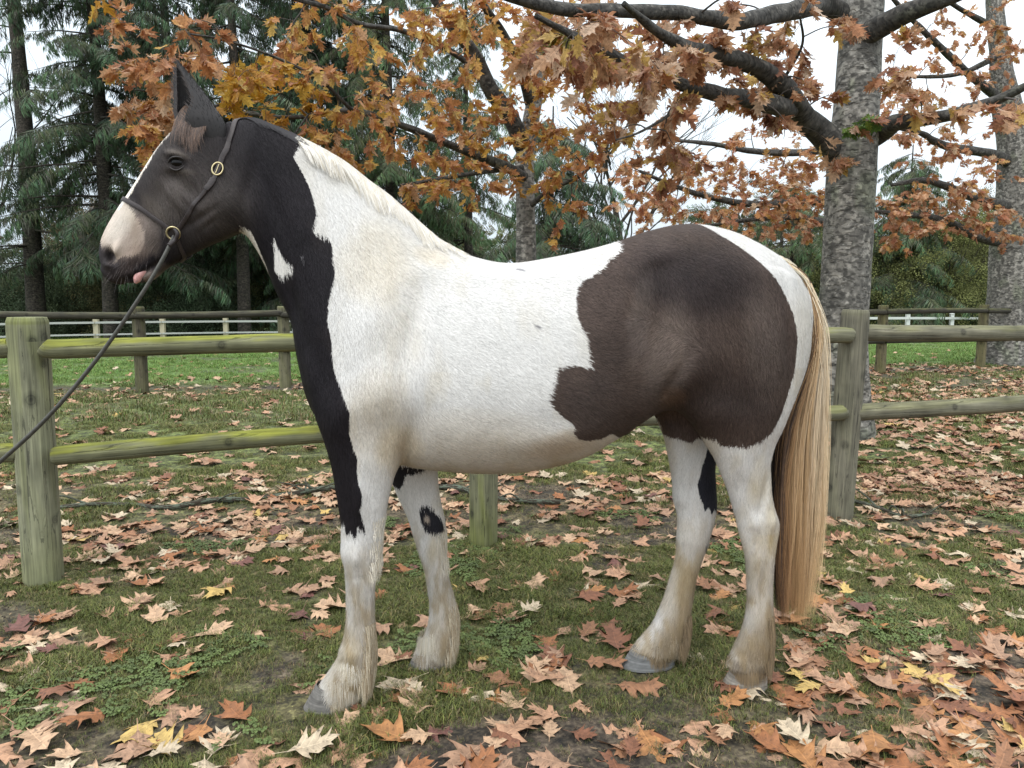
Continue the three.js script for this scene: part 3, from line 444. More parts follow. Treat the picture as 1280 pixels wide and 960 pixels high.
  skirt(428, 852, .064, .057, .133, 1800, [rgb(220, 212, 196), st]); skirt(440, 828, .058, .053, .134, 1300, [rgb(224, 218, 206), cr]); skirt(540, 796, .056, .05, -.12, 700, [rgb(224, 218, 206), cr]); skirt(834, 790, .058, .05, -.092, 1300, [rgb(206, 194, 174), st]); skirt(942, 800, .054, .05, .092, 1300, [rgb(206, 194, 174), st]); skirt(421, 868, .062, .055, .132, 2200, [cr, st]); skirt(535, 818, .06, .052, -.12, 800, [rgb(226, 220, 210), st]); skirt(818, 810, .062, .054, -.091, 2000, [st, mud]); skirt(935, 828, .06, .056, .09, 2000, [st, mud]);
  mesh('feather', fe.geo(), HAIR_MAT, horse);
}
{ // hooves
  const tx = tex(128, 128, (u, v) => { const r = fbm(u * 6, v * 26, 4, 6, 26), s = fbm(u * 40, v * 8, 3, 40, 8), c = 92 + r * 70 + s * 40; return [c, c * .99, c * .97]; });
  const hoof = (front, back, w, hw, pale) => {
    const [u0] = L(front[0], front[1], w), [u1] = L(back[0], back[1], w), c = (u0 + u1) / 2, r = (u1 - u0) / 2, b = new Build(), rows = 9, N = 40, H = .085;
    for (let j = 0; j <= rows; j++) for (let i = 0; i <= N; i++) { const f = j / rows, a = i / N * 2 * Math.PI, k = 1 - .3 * f, heel = Math.cos(a) > 0 ? .93 : 1; b.vert(c + .02 * f + Math.cos(a) * r * k * heel + .0015 * Math.sin(j * 3), .001 + H * f * (1 - .22 * (Math.cos(a) * .5 + .5)), w + Math.sin(a) * hw * k * (1 - .12 * Math.cos(a)), null, null, i / N, f); }
    for (let j = 0; j < rows; j++) for (let i = 0; i < N; i++) { const a = j * (N + 1) + i, d = a + N + 1; b.tri(a, d, a + 1); b.tri(a + 1, d, d + 1); }
    mesh('hoof', b.geo(), std({ map: tx, color: pale, roughness: .7 }), horse);
  };
  hoof([379, 884], [447, 884], .132, .064, lin('#aaa6a2')); hoof([508, 835], [564, 835], -.12, .058, lin('#a09c98')); hoof([776, 830], [846, 830], -.091, .06, lin('#b4b6b8')); hoof([902, 846], [961, 846], .09, .06, lin('#d6cdc2'));
}
{ // ears, eyes, tongue
  const ear = (w, tip, rootF, rootB, label) => {
    const T = L3(...tip, w * 1.15), A = L3(...rootF, w), B = L3(...rootB, w * .95), mid = A.clone().lerp(B, .5), ax = T.clone().sub(mid), len = ax.length(), wid = A.distanceTo(B) / 2, X = B.clone().sub(A).normalize(), Z = V(0, 0, 1), N = 26, Rr = 30, b = new Build(), out = Math.sign(w);
    const outer = rgb(30, 27, 28), in0 = rgb(66, 57, 54), R = rng(w > 0 ? 3 : 4);
    for (let j = 0; j <= Rr; j++) for (let i = 0; i <= N; i++) {                // a rolled leaf open to the front and outside
      const f = -.55 + 1.55 * j / Rr, prof = f < 0 ? 1 - .55 * (f / .55) ** 2 : (1 - f) ** .92 * (1 + .1 * Math.sin(f * Math.PI)), open = lerp(.3, 1.9, step(-.1, .4, f)), a = (i / N - .5) * (2 * Math.PI - open), dir = a - .75;    // a = 0 at the back edge
      const r = wid * prof, p = mid.clone().addScaledVector(ax, f).addScaledVector(X, Math.cos(dir) * r).addScaledVector(Z, Math.sin(dir) * r * .62 * out);
      const c = mul(mix(outer, in0, .15 * fbm(i * .8, j * .5, 3)), .75 + .5 * fbm(i * 1.2, j * .3, 3)); b.vert(p.x, p.y, p.z, c, null, 0, 0);
    }
    for (let j = 0; j < Rr; j++) for (let i = 0; i < N; i++) { const a = j * (N + 1) + i, d = a + N + 1; b.tri(a, a + 1, d); b.tri(a + 1, d + 1, d); }
    const o = mesh('ear', b.geo(), std({ vertexColors: true, roughness: .7 }), horse), h = new Hair();
    for (let k = 0; k < 2600; k++) { const j = (R() * Rr) | 0, i = (R() * (N + 1)) | 0, q = (j * (N + 1) + i) * 3, edge = i < 2 || i > N - 2, p = V(b.p[q], b.p[q + 1], b.p[q + 2]).addScaledVector(ax, (R() - .5) * 1.6 / Rr).addScaledVector(X, edge ? 0 : (R() - .5) * .004), l = edge ? .012 : .008, d = ax.clone().normalize().add(V((R() - .5) * .6 - (edge ? .5 : 0), (R() - .5) * .3, (R() - .5) * .6)), e = p.clone().addScaledVector(d, l * (.5 + R())); h.strand([p, p.clone().lerp(e, .5), e], .0012, mul(edge ? in0 : outer, .7 + R() * .6)); }
    mesh('ear_hair', h.geo(), HAIR_MAT, o); kind(o.children[0], 'stuff');
  };
  ear(.045, [221, 75], [224, 150], [279, 150]); ear(-.05, [219, 84], [220, 152], [268, 152]);
  const eyeP = onHorse(221, 203.5), eyeMat = new THREE.MeshPhysicalMaterial({ color: lin('#0b0807'), roughness: .06, specularIntensity: .45 });
  for (const s of [1, -1]) {
    const n = fieldNormal(eyeP), c = eyeP.clone().addScaledVector(n, -.0138); const g = new THREE.SphereGeometry(.0225, 32, 24); g.scale(1.12, .95, 1);
    const e = mesh('eye', g, eyeMat, horse); e.position.set(c.x, c.y, c.z * s); e.rotation.z = -.25;
    const ring = (pts, r, col) => { const P = pts.map(([x, y, d]) => { const q = onHorse(x, y); q.addScaledVector(fieldNormal(q), d); q.z *= s; return q.sub(e.position).applyAxisAngle(V(0, 0, 1), .25); }); return mesh('eyelid', tube(P, P.map((_, i) => r * Math.sin((i + .35) / (P.length - .3) * Math.PI) * .72), { seg: 10, per: 6 }), std({ color: col, roughness: .6 }), e); };
    ring([[208.5, 206, -.001], [213, 199, .004], [219, 195.4, .0062], [226, 196.8, .005], [232.5, 203, -.001]], .0046, lin('#2b2624')); ring([[209.5, 206.5, -.001], [215, 210.6, .002], [221, 212.6, .0028], [227, 210.4, .002], [232, 204.5, -.001]], .0036, lin('#2a2523'));
  }
  const t0 = L3(186, 334, .016), t1 = L3(174, 344, .03), t2 = L3(169, 354, .034);
  const tg = tube([t0, t1, t1.clone().lerp(t2, .6), t2], [.0125, .0145, .012, .004], { seg: 18, per: 8 }); mesh('tongue', tg, new THREE.MeshPhysicalMaterial({ color: lin('#cf9a94'), roughness: .35, clearcoat: .3, clearcoatRoughness: .3 }), horse);
  const wh = new Hair(), R = rng(21); for (let k = 0; k < 46; k++) { const p = onHorse(135 + R() * 55, 325 + R() * 26), n = fieldNormal(p), l = .015 + R() * .03, e = p.clone().addScaledVector(n, l).add(V(-.006 * R(), -l * .5, 0)); wh.strand([p, p.clone().lerp(e, .5).addScaledVector(n, .003), e], .0006, rgb(70, 62, 60)); }
  kind(mesh('whiskers', wh.geo(), HAIR_MAT, horse), 'stuff');
}
// ---------------------------------------------------------------- halter and lead
const leather = new THREE.MeshPhysicalMaterial({ roughness: .6, clearcoat: .05, clearcoatRoughness: .5, map: tex(128, 128, (u, v) => { const n = fbm(u * 20, v * 20, 4, 20, 20), c = 30 + n * 30; return [c, c * .8, c * .78]; }) });
const brass = std({ color: lin('#b9aa84'), metalness: .9, roughness: .35 });
{
  const h = thing('halter', 'dark brown leather halter with brass buckle and rings on the horse’s head', 'halter', HORSE_AT); h.rotation.y = HORSE_TURN;
  const strap = (name, px, width, thick, { mirror = true, closeTop } = {}) => {
    const near = px.map(([x, y, w]) => { const p = w === undefined ? onHorse(x, y) : L3(x, y, w); return p; });
    let pts = near; if (mirror) pts = [...near, ...(closeTop ?? []), ...near.slice().reverse().map((p) => V(p.x, p.y, -p.z))];
    const c = new THREE.CatmullRomCurve3(pts, false, 'centripetal'), N = pts.length * 7, b = new Build(), prof = [[-1, 0], [-.82, 1], [.82, 1], [1, 0], [.8, -.6], [-.8, -.6]]; let al = 0, last = null;
    for (let k = 0; k <= N; k++) {
      const p = c.getPoint(k / N), t = c.getTangent(k / N); let d = fieldAt(p.x, p.y, p.z), n = fieldNormal(p); for (let q = 0; q < 3; q++) { p.addScaledVector(n, -(d - .0015)); d = fieldAt(p.x, p.y, p.z); n = fieldNormal(p); }
      const s = V(0, 0, 0).crossVectors(t, n).normalize(); n = V(0, 0, 0).crossVectors(s, t).normalize(); if (last) al += p.distanceTo(last); last = p.clone();
      prof.forEach(([x, y], i) => { const q = p.clone().addScaledVector(s, x * width / 2).addScaledVector(n, y * thick + thick * .6); b.vert(q.x, q.y, q.z, null, null, al * 12, i / 6); });
    }
    for (let k = 0; k < N; k++) for (let i = 0; i < 6; i++) { const a = k * 6 + i, a2 = k * 6 + (i + 1) % 6; b.tri(a, a2, a + 6); b.tri(a2, a2 + 6, a + 6); }
    return mesh(name, b.geo(), leather, h);
  };
  strap('cheek_strap', [[224, 285], [233, 272], [245, 253], [258, 238], [266, 227], [272, 213]], .014, .0035, { mirror: false }); strap('cheek_strap', [[259, 237], [263, 231], [267, 224]], .02, .005, { mirror: false });
  strap('crown_strap', [[270, 218], [276, 203], [284, 184], [291, 165], [296, 151]], .0175, .0035, { closeTop: [L3(299, 143, 0)] });
  strap('nose_band', [[213, 287], [203, 279], [190, 270], [177, 261], [166, 255], [158, 250.5]], .0155, .0035, { closeTop: [L3(152, 247, 0)] });
  strap('chin_strap', [[222, 297], [226, 309], [230, 320]], .013, .0035, { closeTop: [L3(229, 331, 0)] });
  const ringAt = (x, y, r, thick, n, flat) => { const p = onHorse(x, y), nn = fieldNormal(p); const g = new THREE.TorusGeometry(r, thick, 14, 40); if (flat) g.scale(.86, 1.12, 1); const m = mesh(flat ? 'buckle' : 'ring', g, brass, h); m.position.copy(p).addScaledVector(nn, .008); m.lookAt(0, 0, 0); m.quaternion.setFromUnitVectors(V(0, 0, 1), nn); if (flat) { m.rotateZ(-.35); const bar = mesh('buckle_tongue', new THREE.CapsuleGeometry(.0017, .03, 4, 8), brass, m); bar.position.z = .003; } return m; };
  ringAt(217.5, 291, .0205, .0034, 0, false); ringAt(272, 212, .0185, .0032, 0, true);
  const R0 = onHorse(217.5, 291); R0.z += .012;
  const toLocal = (p) => { const q = p.clone().sub(HORSE_AT); return V(q.dot(HX), q.y, q.dot(HZ)); };
  const lead = thing('lead_rope', 'dark leather lead running from the halter ring down to the left edge', 'lead', HORSE_AT); lead.rotation.y = HORSE_TURN;
  const P = [R0.clone().add(V(.006, -.012, .004)), toLocal(at(200, 330, 2.46)), toLocal(at(172, 376, 2.42)), toLocal(at(118, 453, 2.38)), toLocal(at(60, 521, 2.34)), toLocal(at(0, 577, 2.3)), toLocal(at(-90, 650, 2.24)), toLocal(at(-200, 720, 2.18))];
  mesh('strap', tube(P, [.0062, .0062, .0062, .0062, .0064, .0066, .0068, .007], { seg: 12, per: 10, bump: (a) => .75 + .3 * Math.abs(Math.cos(a)) }), std({ roughness: .6, map: tex(64, 256, (u, v) => { const c = 52 + 24 * fbm(u * 8, v * 60, 3, 8, 60) + (v * 40 % 1 < .16 ? -10 : 0); return [c, c * .97, c * .88]; }) }), lead);
  const loop = mesh('keeper', tube([P[0].clone().add(V(.004, .022, .004)), P[0].clone().add(V(.014, .006, .008)), P[0].clone().add(V(.004, -.012, .005)), P[0].clone().lerp(P[1], .35).add(V(0, 0, .006))], [.006, .0065, .007, .0075], { seg: 10, per: 8 }), leather, lead);
}
// ================================================================ THE GROUND
const mossy = (x, z) => fbm(x * .8 + 31, z * .8 + 7, 4);
function dirtAt(x, z) {                                          // 0 turf .. 1 bare earth
  const d = -z; let k = step(.53, .66, fbm(x * 1.1 + 3, z * 1.1 + 11, 5)) * .75;
  k += .75 * step(.35, .0, Math.abs(d - 4.9 - .2 * x + (fbm(x * 1.4, z, 3) - .5) * 1.1)) * step(.6, -.9, x) ;                     // trodden earth along the fence, left
  k += .75 * step(.9, .1, Math.hypot((x - .75) * .8, (d - 2.25) * 1.3)) + .6 * step(.8, .1, Math.hypot(x - 1.9, (d - 2.4)));    // worn ground in front, right
  k += .5 * step(.6, .05, Math.hypot((x - .1) * .7, (d - 2.0)));
  k += .95 * step(.22, .05, Math.hypot((x + 1.1) * .8, d - 2.35) + .12 * (noise(x * 9, z * 9) - .5)) + .95 * step(.2, .05, Math.hypot((x + .87) * .7, d - 2.75) + .1 * (noise(x * 9, z * 9) - .5));
  k += .85 * step(1.1, .2, Math.abs(d - 12.8 - x * .22 + (fbm(x * .7, z * .7, 3) - .5) * 1.6));                               // bare strip beyond the second fence
  if (d > 5.6 && d < 11.6) k *= .35;
  return clamp(k);
}
const heightAt = (x, z) => (fbm(x * 1.3 + 5, z * 1.3, 3) - .5) * .022 + (fbm(x * 7, z * 7, 2) - .5) * .008 * step(9, 5, -z) + .25 * (fbm(x * .08, z * .08, 2) - .5) * step(9, 22, -z) - step(14, 60, -z) * .3;
const ground = (() => {
  const xs = [], zs = [], b = new Build();
  for (let x = 0, s = .05; x < 320; x += s) { xs.push(x); if (x) xs.unshift(-x); if (x > 4) s *= 1.09; }
  for (let z = -.6, s = .05; z > -420; z -= s) { zs.push(z); if (z < -7) s *= 1.06; } for (let z = 0, s = .6; z < 60; z += s) { zs.unshift(z); s *= 1.4; }
  const earth = [.058, .043, .031], moss = [.092, .074, .036], turf = [.08, .078, .03], lush = [.1, .165, .04], c0 = [0, 0, 0];
  for (const z of zs) for (const x of xs) {
    const d = -z, n = mossy(x, z), k = dirtAt(x, z); let c = mix(moss, turf, step(.4, .65, n)); c = mix(c, [.095, .125, .03], step(5.2, 7, d) * .75); c = mix(c, lush, step(12.5, 15, d - x * .2));
    c = mix(c, earth, k * .95); b.vert(x, heightAt(x, z), z, mul(c, .8 + .4 * fbm(x * 3, z * 3, 3)), null, x, -z);
  }
  const w = xs.length; for (let j = 0; j < zs.length - 1; j++) for (let i = 0; i < w - 1; i++) { const a = j * w + i; b.tri(a, a + 1, a + w); b.tri(a + 1, a + w + 1, a + w); }
  const pt = (u, v) => { const a = fbm(u * 30, v * 30, 6, 30, 30), c = fbm(u * 130, v * 130, 3, 130, 130), s = noise(u * 260, v * 260, 260, 260); return [a, c, s]; };
  const map = tex(1024, 1024, (u, v) => { const [a, c, s] = pt(u, v), g = 128 + (a - .5) * 190 + (c - .5) * 150 + (s > .93 ? 60 : 0); return [g, g * (.97 + .05 * c), g * (.92 + .1 * a)]; }, true, [.7, .7]);
  const bump = tex(1024, 1024, (u, v) => { const [a, c, s] = pt(u, v), g = 60 + a * 90 + c * 90 + s * 20; return [g, g, g]; }, false, [.7, .7]);
  const m = mesh('ground', b.geo(), std({ vertexColors: true, color: new THREE.Color(3.5, 3.5, 3.5), map, bumpMap: bump, bumpScale: .012, roughness: .95 }));
  tag(m, 'mossy turf with bare earth under the horse and trees'); return kind(m, 'structure');
})();
const MTX = new THREE.Matrix4(), QT = new THREE.Quaternion(), EU = new THREE.Euler(), SC = V(1, 1, 1), COL = new THREE.Color();
function scatter(name, geo, mat, list, parent = scene, label) {   // list of [position, euler, scale vector or number, colour]
  const im = new THREE.InstancedMesh(geo, mat, list.length); im.name = parent === scene ? numbered(name) : name; im.castShadow = im.receiveShadow = true;
  list.forEach(([p, e, s, c], i) => { QT.setFromEuler(EU.set(e[0], e[1], e[2], 'YXZ')); typeof s === 'number' ? SC.set(s, s, s) : SC.set(s[0], s[1], s[2]); im.setMatrixAt(i, MTX.compose(p, QT, SC)); if (c) im.setColorAt(i, COL.setRGB(c[0], c[1], c[2])); });
  parent.add(im); kind(im, 'stuff'); if (label) tag(im, label); return im;
}
const inView = (x, z, pad = .6) => Math.abs(x) < -z * .69 + pad;
{ // turf: short tufts of grass, each of many blades
  const tuft = (seed, n, spread, h, wid) => { const R = rng(seed), b = new Build(); for (let k = 0; k < n; k++) { const a = R() * 6.283, r = Math.sqrt(R()) * spread, x = Math.cos(a) * r, z = Math.sin(a) * r, hh = h * (.45 + R() * .75), t = R() * 6.283, lean = .3 + R() * 1.1, w = wid * (.7 + R() * .6), dx = Math.cos(t) * hh * lean, dz = Math.sin(t) * hh * lean, px = -Math.sin(t) * w, pz = Math.cos(t) * w, c = [.75 + R() * .5, .8 + R() * .4, .7 + R() * .4]; const q = b.vert(x - px, -.004, z - pz, mul(c, .8)); b.vert(x + px, -.004, z + pz, mul(c, .8)); b.vert(x + dx * .45 + px * .8, hh * .75, z + dz * .45 + pz * .8, c); b.vert(x + dx * .45 - px * .8, hh * .75, z + dz * .45 - pz * .8, c); b.vert(x + dx, hh * .95, z + dz, mul(c, 1.1)); b.tri(q, q + 1, q + 2); b.tri(q, q + 2, q + 3); b.tri(q + 3, q + 2, q + 4); } return b.geo(); };
  const R = rng(91), near = [], far = [], G = [[.094, .112, .026], [.115, .13, .032], [.08, .086, .023], [.14, .13, .044], [.19, .15, .08]];
  const grow = (list, count, z0, z1, s0, s1, gap) => { for (let k = 0; k < count; k++) {
    const d = Math.sqrt(lerp(z0 * z0, z1 * z1, R())), x = (R() * 2 - 1) * (d * .72 + .9), z = -d, k2 = dirtAt(x, z), n = mossy(x, z), patch = fbm(x * 4 + 9, z * 4, 3);
    if (R() < k2 * .92 || patch < gap - .12 + R() * .24) continue;
    let c = G[(R() * 3) | 0]; if (R() < .12) c = G[3]; if (R() < .12 + k2 * .3) c = G[4]; const lushy = step(12.5, 15, d - x * .2); c = mix(c, [.13, .215, .045], lushy * .8); if (d > 5.5) c = mul(c, 1.15); c = mul(c, .75 + R() * .5);
    list.push([V(x, heightAt(x, z), z), [(R() - .5) * .3, R() * 6.28, (R() - .5) * .3], lerp(s0, s1, R()) * (.7 + .5 * n) * (1 - .4 * k2) * (.8 + .7 * step(.45, .65, patch)), c]);
  } };
  grow(near, 115000, 1.25, 4.2, .4, .8, .3); grow(near, 66000, 4.2, 8.5, .55, .9, .46); grow(far, 98000, 8.5, 30, .75, 1.35, .34);
  const gm = std({ vertexColors: true, roughness: .7 });
  scatter('grass', tuft(1, 18, .04, .026, .0013), gm, near, scene, 'short mossy grass around the horse and fence');
  scatter('grass', tuft(2, 26, .09, .038, .0022), gm, far, scene, 'greener grass of the paddocks beyond the near fence');
  // clover and other small round-leaved weeds
  const cb = new Build(), R2 = rng(8); for (let k = 0; k < 7; k++) { const a = R2() * 6.28, r = R2() * .03, x = Math.cos(a) * r, z = Math.sin(a) * r, h = .008 + R2() * .014; for (let l = 0; l < 3; l++) { const t = a + l * 2.09, c = mul([1, 1, 1], .8 + R2() * .4), q = cb.vert(x, h, z, c), N = 6; for (let i = 0; i <= N; i++) { const w = t + (i / N - .5) * 1.7, rr = .0085 * (1 - .35 * Math.abs(i / N - .5)); cb.vert(x + Math.cos(w) * rr, h + .002 * Math.cos(i), z + Math.sin(w) * rr, c); } for (let i = 0; i < N; i++) cb.tri(q, q + i + 2, q + i + 1); } }
  const weeds = []; for (let k = 0; k < 16000; k++) { const d = 1.3 + 3.6 * Math.sqrt(R()), x = (R() * 2 - 1) * (d * .69 + .4), z = -d; if (fbm(x * 2.4 + 70, z * 2.4, 3) < .63 + R() * .09 || R() < dirtAt(x, z)) continue; weeds.push([V(x, heightAt(x, z), z), [0, R() * 6.28, 0], .7 + R() * .7, mul([.088, .122, .03], .65 + R() * .55)]); }
  scatter('weeds', cb.geo(), std({ vertexColors: true, roughness: .7 }), weeds, scene, 'small round-leaved weeds in the short grass');
  // crumbs of earth, twig bits and leaf scraps on the bare patches
  const crumb = new THREE.IcosahedronGeometry(.006, 0), cr = []; for (let k = 0; k < 26000; k++) { const d = 1.3 + 4.5 * Math.sqrt(R()), x = (R() * 2 - 1) * (d * .69 + .4), z = -d; if (R() > dirtAt(x, z) * 1.1 + .05) continue; const t = R(); cr.push([V(x, heightAt(x, z) + .001, z), [R() * 3, R() * 6, R() * 3], t < .25 ? [.25 + R() * .4, .2, 1.2 + R() * 2.4] : [.4 + R() * .9, .3 + R() * .5, .4 + R()], mul(t < .25 ? [.2, .14, .085] : [.06, .046, .034], .6 + R() * .9)]); }
  scatter('soil_crumbs', crumb, std({ roughness: 1 }), cr, scene, 'crumbs of dark earth and bits of twig on the bare patches');
}
// ---------------------------------------------------------------- oak leaves
const LEAFTEX = tex(256, 256, (u, v) => {
  const x = Math.abs(u - .5) * 1.2, y = v; let c = 226 + (fbm(u * 9, v * 9, 4) - .5) * 80; const mid = Math.exp(-((x / .012) ** 2)); let vein = 0;
  for (let k = 0; k < 5; k++) { const y0 = .1 + k * .16, d = Math.abs(y - y0 - x * (.75 - k * .03)); vein = Math.max(vein, Math.exp(-((d / .008) ** 2)) * (x < .42 ? 1 : 0)); }
  c += 34 * Math.max(mid, vein * .8) - 16 * Math.exp(-((x / .035) ** 2)) * (1 - mid); const sp = fbm(u * 14 + 5, v * 14, 3); if (sp > .64) c -= (sp - .64) * 420; c += (noise(u * 90, v * 90) - .5) * 16; const e = step(.22, .5, x) * 12; return [c - e, c - e * 1.4, c - e * 1.8];
});
const LEAF = [];                                                   // a few leaf shapes with their own lobes and curl, base at 0, one metre long
for (let s = 0; s < 8; s++) {
  const R = rng(400 + s), b = new Build(), cup = (R() - .4) * 1.4, bend = (R() - .35) * .9, twist = (R() - .5) * 1.1, wave = .07 + R() * .1, ph = R() * 6, width = .72 + R() * .28, P = [];
  for (const side of [-1, 1]) {
    const o = [[.012, 0], [.05, .07], [.21 + R() * .06, .15 + R() * .05], [.13, .215], [.3 + R() * .1, .33 + R() * .06], [.42 + R() * .06, .45 + R() * .07], [.31, .44], [.175 + R() * .03, .44 + R() * .03], [.27 + R() * .05, .6 + R() * .04], [.4 + R() * .07, .74 + R() * .06], [.28, .68], [.16 + R() * .03, .675 + R() * .03], [.19 + R() * .04, .8 + R() * .03], [.22 + R() * .06, .91 + R() * .05], [.12, .86], [.06, .94], [0, 1.02 + R() * .05]];
    const ribY = o.map(([x, y], i) => clamp(i / (o.length - 1) * .93 + .02)), rows = [];
    o.forEach(([x, y], i) => rows.push([[0, ribY[i] * .96], [x * .5 * width * side, lerp(ribY[i] * .96, y, .55)], [x * width * side, y]]));
    const vid = rows.map((r) => r.map(([x, y]) => { const t = twist * (y - .4) * x * 1.4, zz = cup * x * x + bend * (y - .45) ** 2 + t + wave * Math.sin(y * 9 + ph + x * 5) * Math.abs(x) * 2.2 + .04 * Math.abs(x); return b.vert(x, y, zz, null, null, .5 + x / 1.2, clamp(y, 0, 1)); }));
    for (let i = 0; i < rows.length - 1; i++) for (let k = 0; k < 2; k++) { const a = vid[i][k], c = vid[i][k + 1], d = vid[i + 1][k], e = vid[i + 1][k + 1]; if (side > 0) { b.tri(a, c, d); b.tri(c, e, d); } else { b.tri(a, d, c); b.tri(c, d, e); } }
  }
  const st = [[-.008, .02], [.008, .02], [-.006, -.22], [.006, -.22]].map(([x, y]) => b.vert(x, y, bend * (y - .45) ** 2, null, null, .5, .3)); b.tri(st[0], st[2], st[1]); b.tri(st[1], st[2], st[3]);
  LEAF.push(b.geo());
}
const GROUND_TONES = ['#c09474', '#cfaa88', '#b08a6e', '#a27352', '#a26a42', '#8c5c42', '#7a5046', '#d0bc9f', '#cfae66', '#b98250'].map((c) => lin(c).multiplyScalar(.84)), GROUND_WORD = ['tan', 'pale', 'fawn', 'brown', 'rust-brown', 'dark', 'purple-brown', 'cream', 'yellow', 'orange-brown'];
const GROUND_LEAF = GROUND_TONES.map((c) => std({ map: LEAFTEX, color: c, roughness: .72 }));
{ // fallen leaves
  const R = rng(321), all = [];
  const put = (x, z, s, tone, tilt, lift = 0) => all.push({ p: V(x, heightAt(x, z) + .007 + lift, z), s, tone, shape: (R() * 8) | 0, yaw: R() * 6.283, pitch: -Math.PI / 2 + (R() - .5) * tilt, roll: (R() - .5) * tilt, flip: R() < .5 });
  const toneAt = (rich) => { const t = R(); if (rich) return t < .16 ? 0 : t < .26 ? 1 : t < .36 ? 2 : t < .5 ? 3 : t < .68 ? 4 : t < .8 ? 5 : t < .825 ? 6 : t < .9 ? 7 : t < .92 ? 8 : 9; return t < .26 ? 0 : t < .48 ? 1 : t < .64 ? 2 : t < .71 ? 3 : t < .76 ? 4 : t < .84 ? 5 : t < .865 ? 6 : t < .97 ? 7 : t < .985 ? 8 : 9; };
  const dens = (x, z) => { const d = -z; let k = .3 + .55 * step(.5, .68, fbm(x * 1.2 + 20, z * 1.2, 3)); k += .85 * step(.45, 1.3, x) * step(3.8, 2.6, d) + .5 * step(.1, .9, x) * step(2.4, 1.7, d); k += 1.3 * step(1.6, 3.2, x - (d - 5) * .25) * step(4.6, 5.6, d) * step(13, 11, d); k += .12 * step(4.3, 5.2, d) * step(9, 7, d); k += .5 * step(1.2, .1, Math.abs(d - 12.6 - x * .22));  if (x < .8 && d > 6) k *= .62; if (d > 14.5 + x * .2) k = .06; return k; };
  for (let k = 0; k < 6600; k++) { const d = Math.sqrt(lerp(1.7, 36, R())), x = (R() * 2 - 1) * (d * .72 + .8), z = -d; if (R() > dens(x, z) * .62) continue; const rich = x > .2 && d < 3.4, n = R() < .35 ? 2 : 1; for (let q = 0; q < n; q++) put(x + q * (R() - .5) * .2, z + q * (R() - .5) * .2, .09 + R() * .085, toneAt(rich), .34, q * .014); }
  for (let k = 0; k < 23500; k++) { const d = Math.sqrt(lerp(36, 420, R())), x = (R() * 2 - 1) * (d * .72 + 1.2), z = -d; if (R() > dens(x, z) * .52) continue; put(x, z, .12 + R() * .08, toneAt(false), .6, .01); }
  // ones the photograph singles out
  for (const [px, py, s, tone] of [[198, 903, .17, 8], [135, 893, .16, 4], [195, 818, .15, 3], [240, 802, .12, 7], [258, 912, .15, 9], [308, 908, .14, 4], [350, 940, .15, 5], [60, 870, .16, 7], [40, 890, .15, 7], [15, 855, .15, 7], [95, 838, .15, 1], [125, 745, .17, 0], [150, 765, .14, 2], [300, 695, .15, 1], [180, 690, .17, 0], [390, 725, .16, 1], [600, 862, .13, 7], [632, 880, .15, 9], [665, 845, .12, 8], [610, 822, .1, 8], [520, 900, .17, 1], [515, 930, .18, 9], [600, 935, .17, 2], [700, 815, .16, 2], [745, 775, .16, 3], [715, 868, .16, 1], [770, 858, .17, 3], [800, 915, .18, 9], [850, 940, .18, 4], [900, 885, .13, 9], [940, 895, .2, 9], [985, 885, .2, 4], [1130, 722, .12, 8], [1150, 852, .14, 8], [1075, 790, .17, 1], [650, 750, .1, 1], [580, 735, .1, 8], [1190, 905, .2, 9], [1215, 870, .2, 4], [1250, 935, .2, 4], [1090, 915, .2, 9]]) { const p = onGround(px, py); put(p.x, p.z, s, tone, .5, .004); }
  const drawn = (l) => { const [x, y, c] = pixelOf(l.p); const inside = x > -10 && x < 1290 && y > 380 && y < 985 && c > 0; const horseCover = x > 400 && x < 1000 && y < 555; return inside && !horseCover ? l.s / c : 0; };
  all.sort((a, b) => drawn(b) - drawn(a));
  const pick = all.slice(0, 300), rest = all.slice(300), feet = [['the near front hoof', 410, 885], ['the far front hoof', 535, 832], ['the far hind hoof', 810, 830], ['the near hind hoof', 935, 845], ['the left fence post', 55, 725], ['the middle fence post', 605, 675], ['the right fence post', 1045, 640], ['the tail tip', 995, 765]];
  for (const l of pick) {
    const m = new THREE.Mesh(LEAF[l.shape], GROUND_LEAF[l.tone]); m.name = numbered('fallen_leaf'); m.castShadow = m.receiveShadow = true; m.position.copy(l.p); m.rotation.set(l.pitch, l.yaw, l.roll, 'YXZ'); if (l.flip) m.rotateY(Math.PI); m.scale.setScalar(l.s); scene.add(m);
    const [x, y] = pixelOf(l.p); let best = null, bd = 1e9; for (const [n, fx, fy] of feet) { const q = Math.hypot(x - fx, (y - fy) * 1.3); if (q < bd) { bd = q; best = n; } }
    const f = feet.find((q) => q[0] === best); l.m = m; l.x = x;
    l.text = `${GROUND_WORD[l.tone]} fallen oak leaf ` + (bd < 130 ? `just ${x < f[1] ? 'left' : 'right'} of ${best}` : y > 860 ? (x < 426 ? 'in the left foreground' : x < 853 ? 'in the foreground below the belly' : 'in the right foreground') : x < 380 ? 'left of the horse’s legs' : x > 1000 ? 'right of the horse’s tail' : 'between the horse’s legs');
  }
  const NTH = ['leftmost', 'second', 'third', 'fourth', 'fifth', 'sixth', 'seventh', 'eighth', 'ninth', 'tenth', 'eleventh', 'twelfth', 'thirteenth', 'fourteenth', 'fifteenth', 'sixteenth', 'seventeenth', 'eighteenth', 'nineteenth', 'twentieth'];
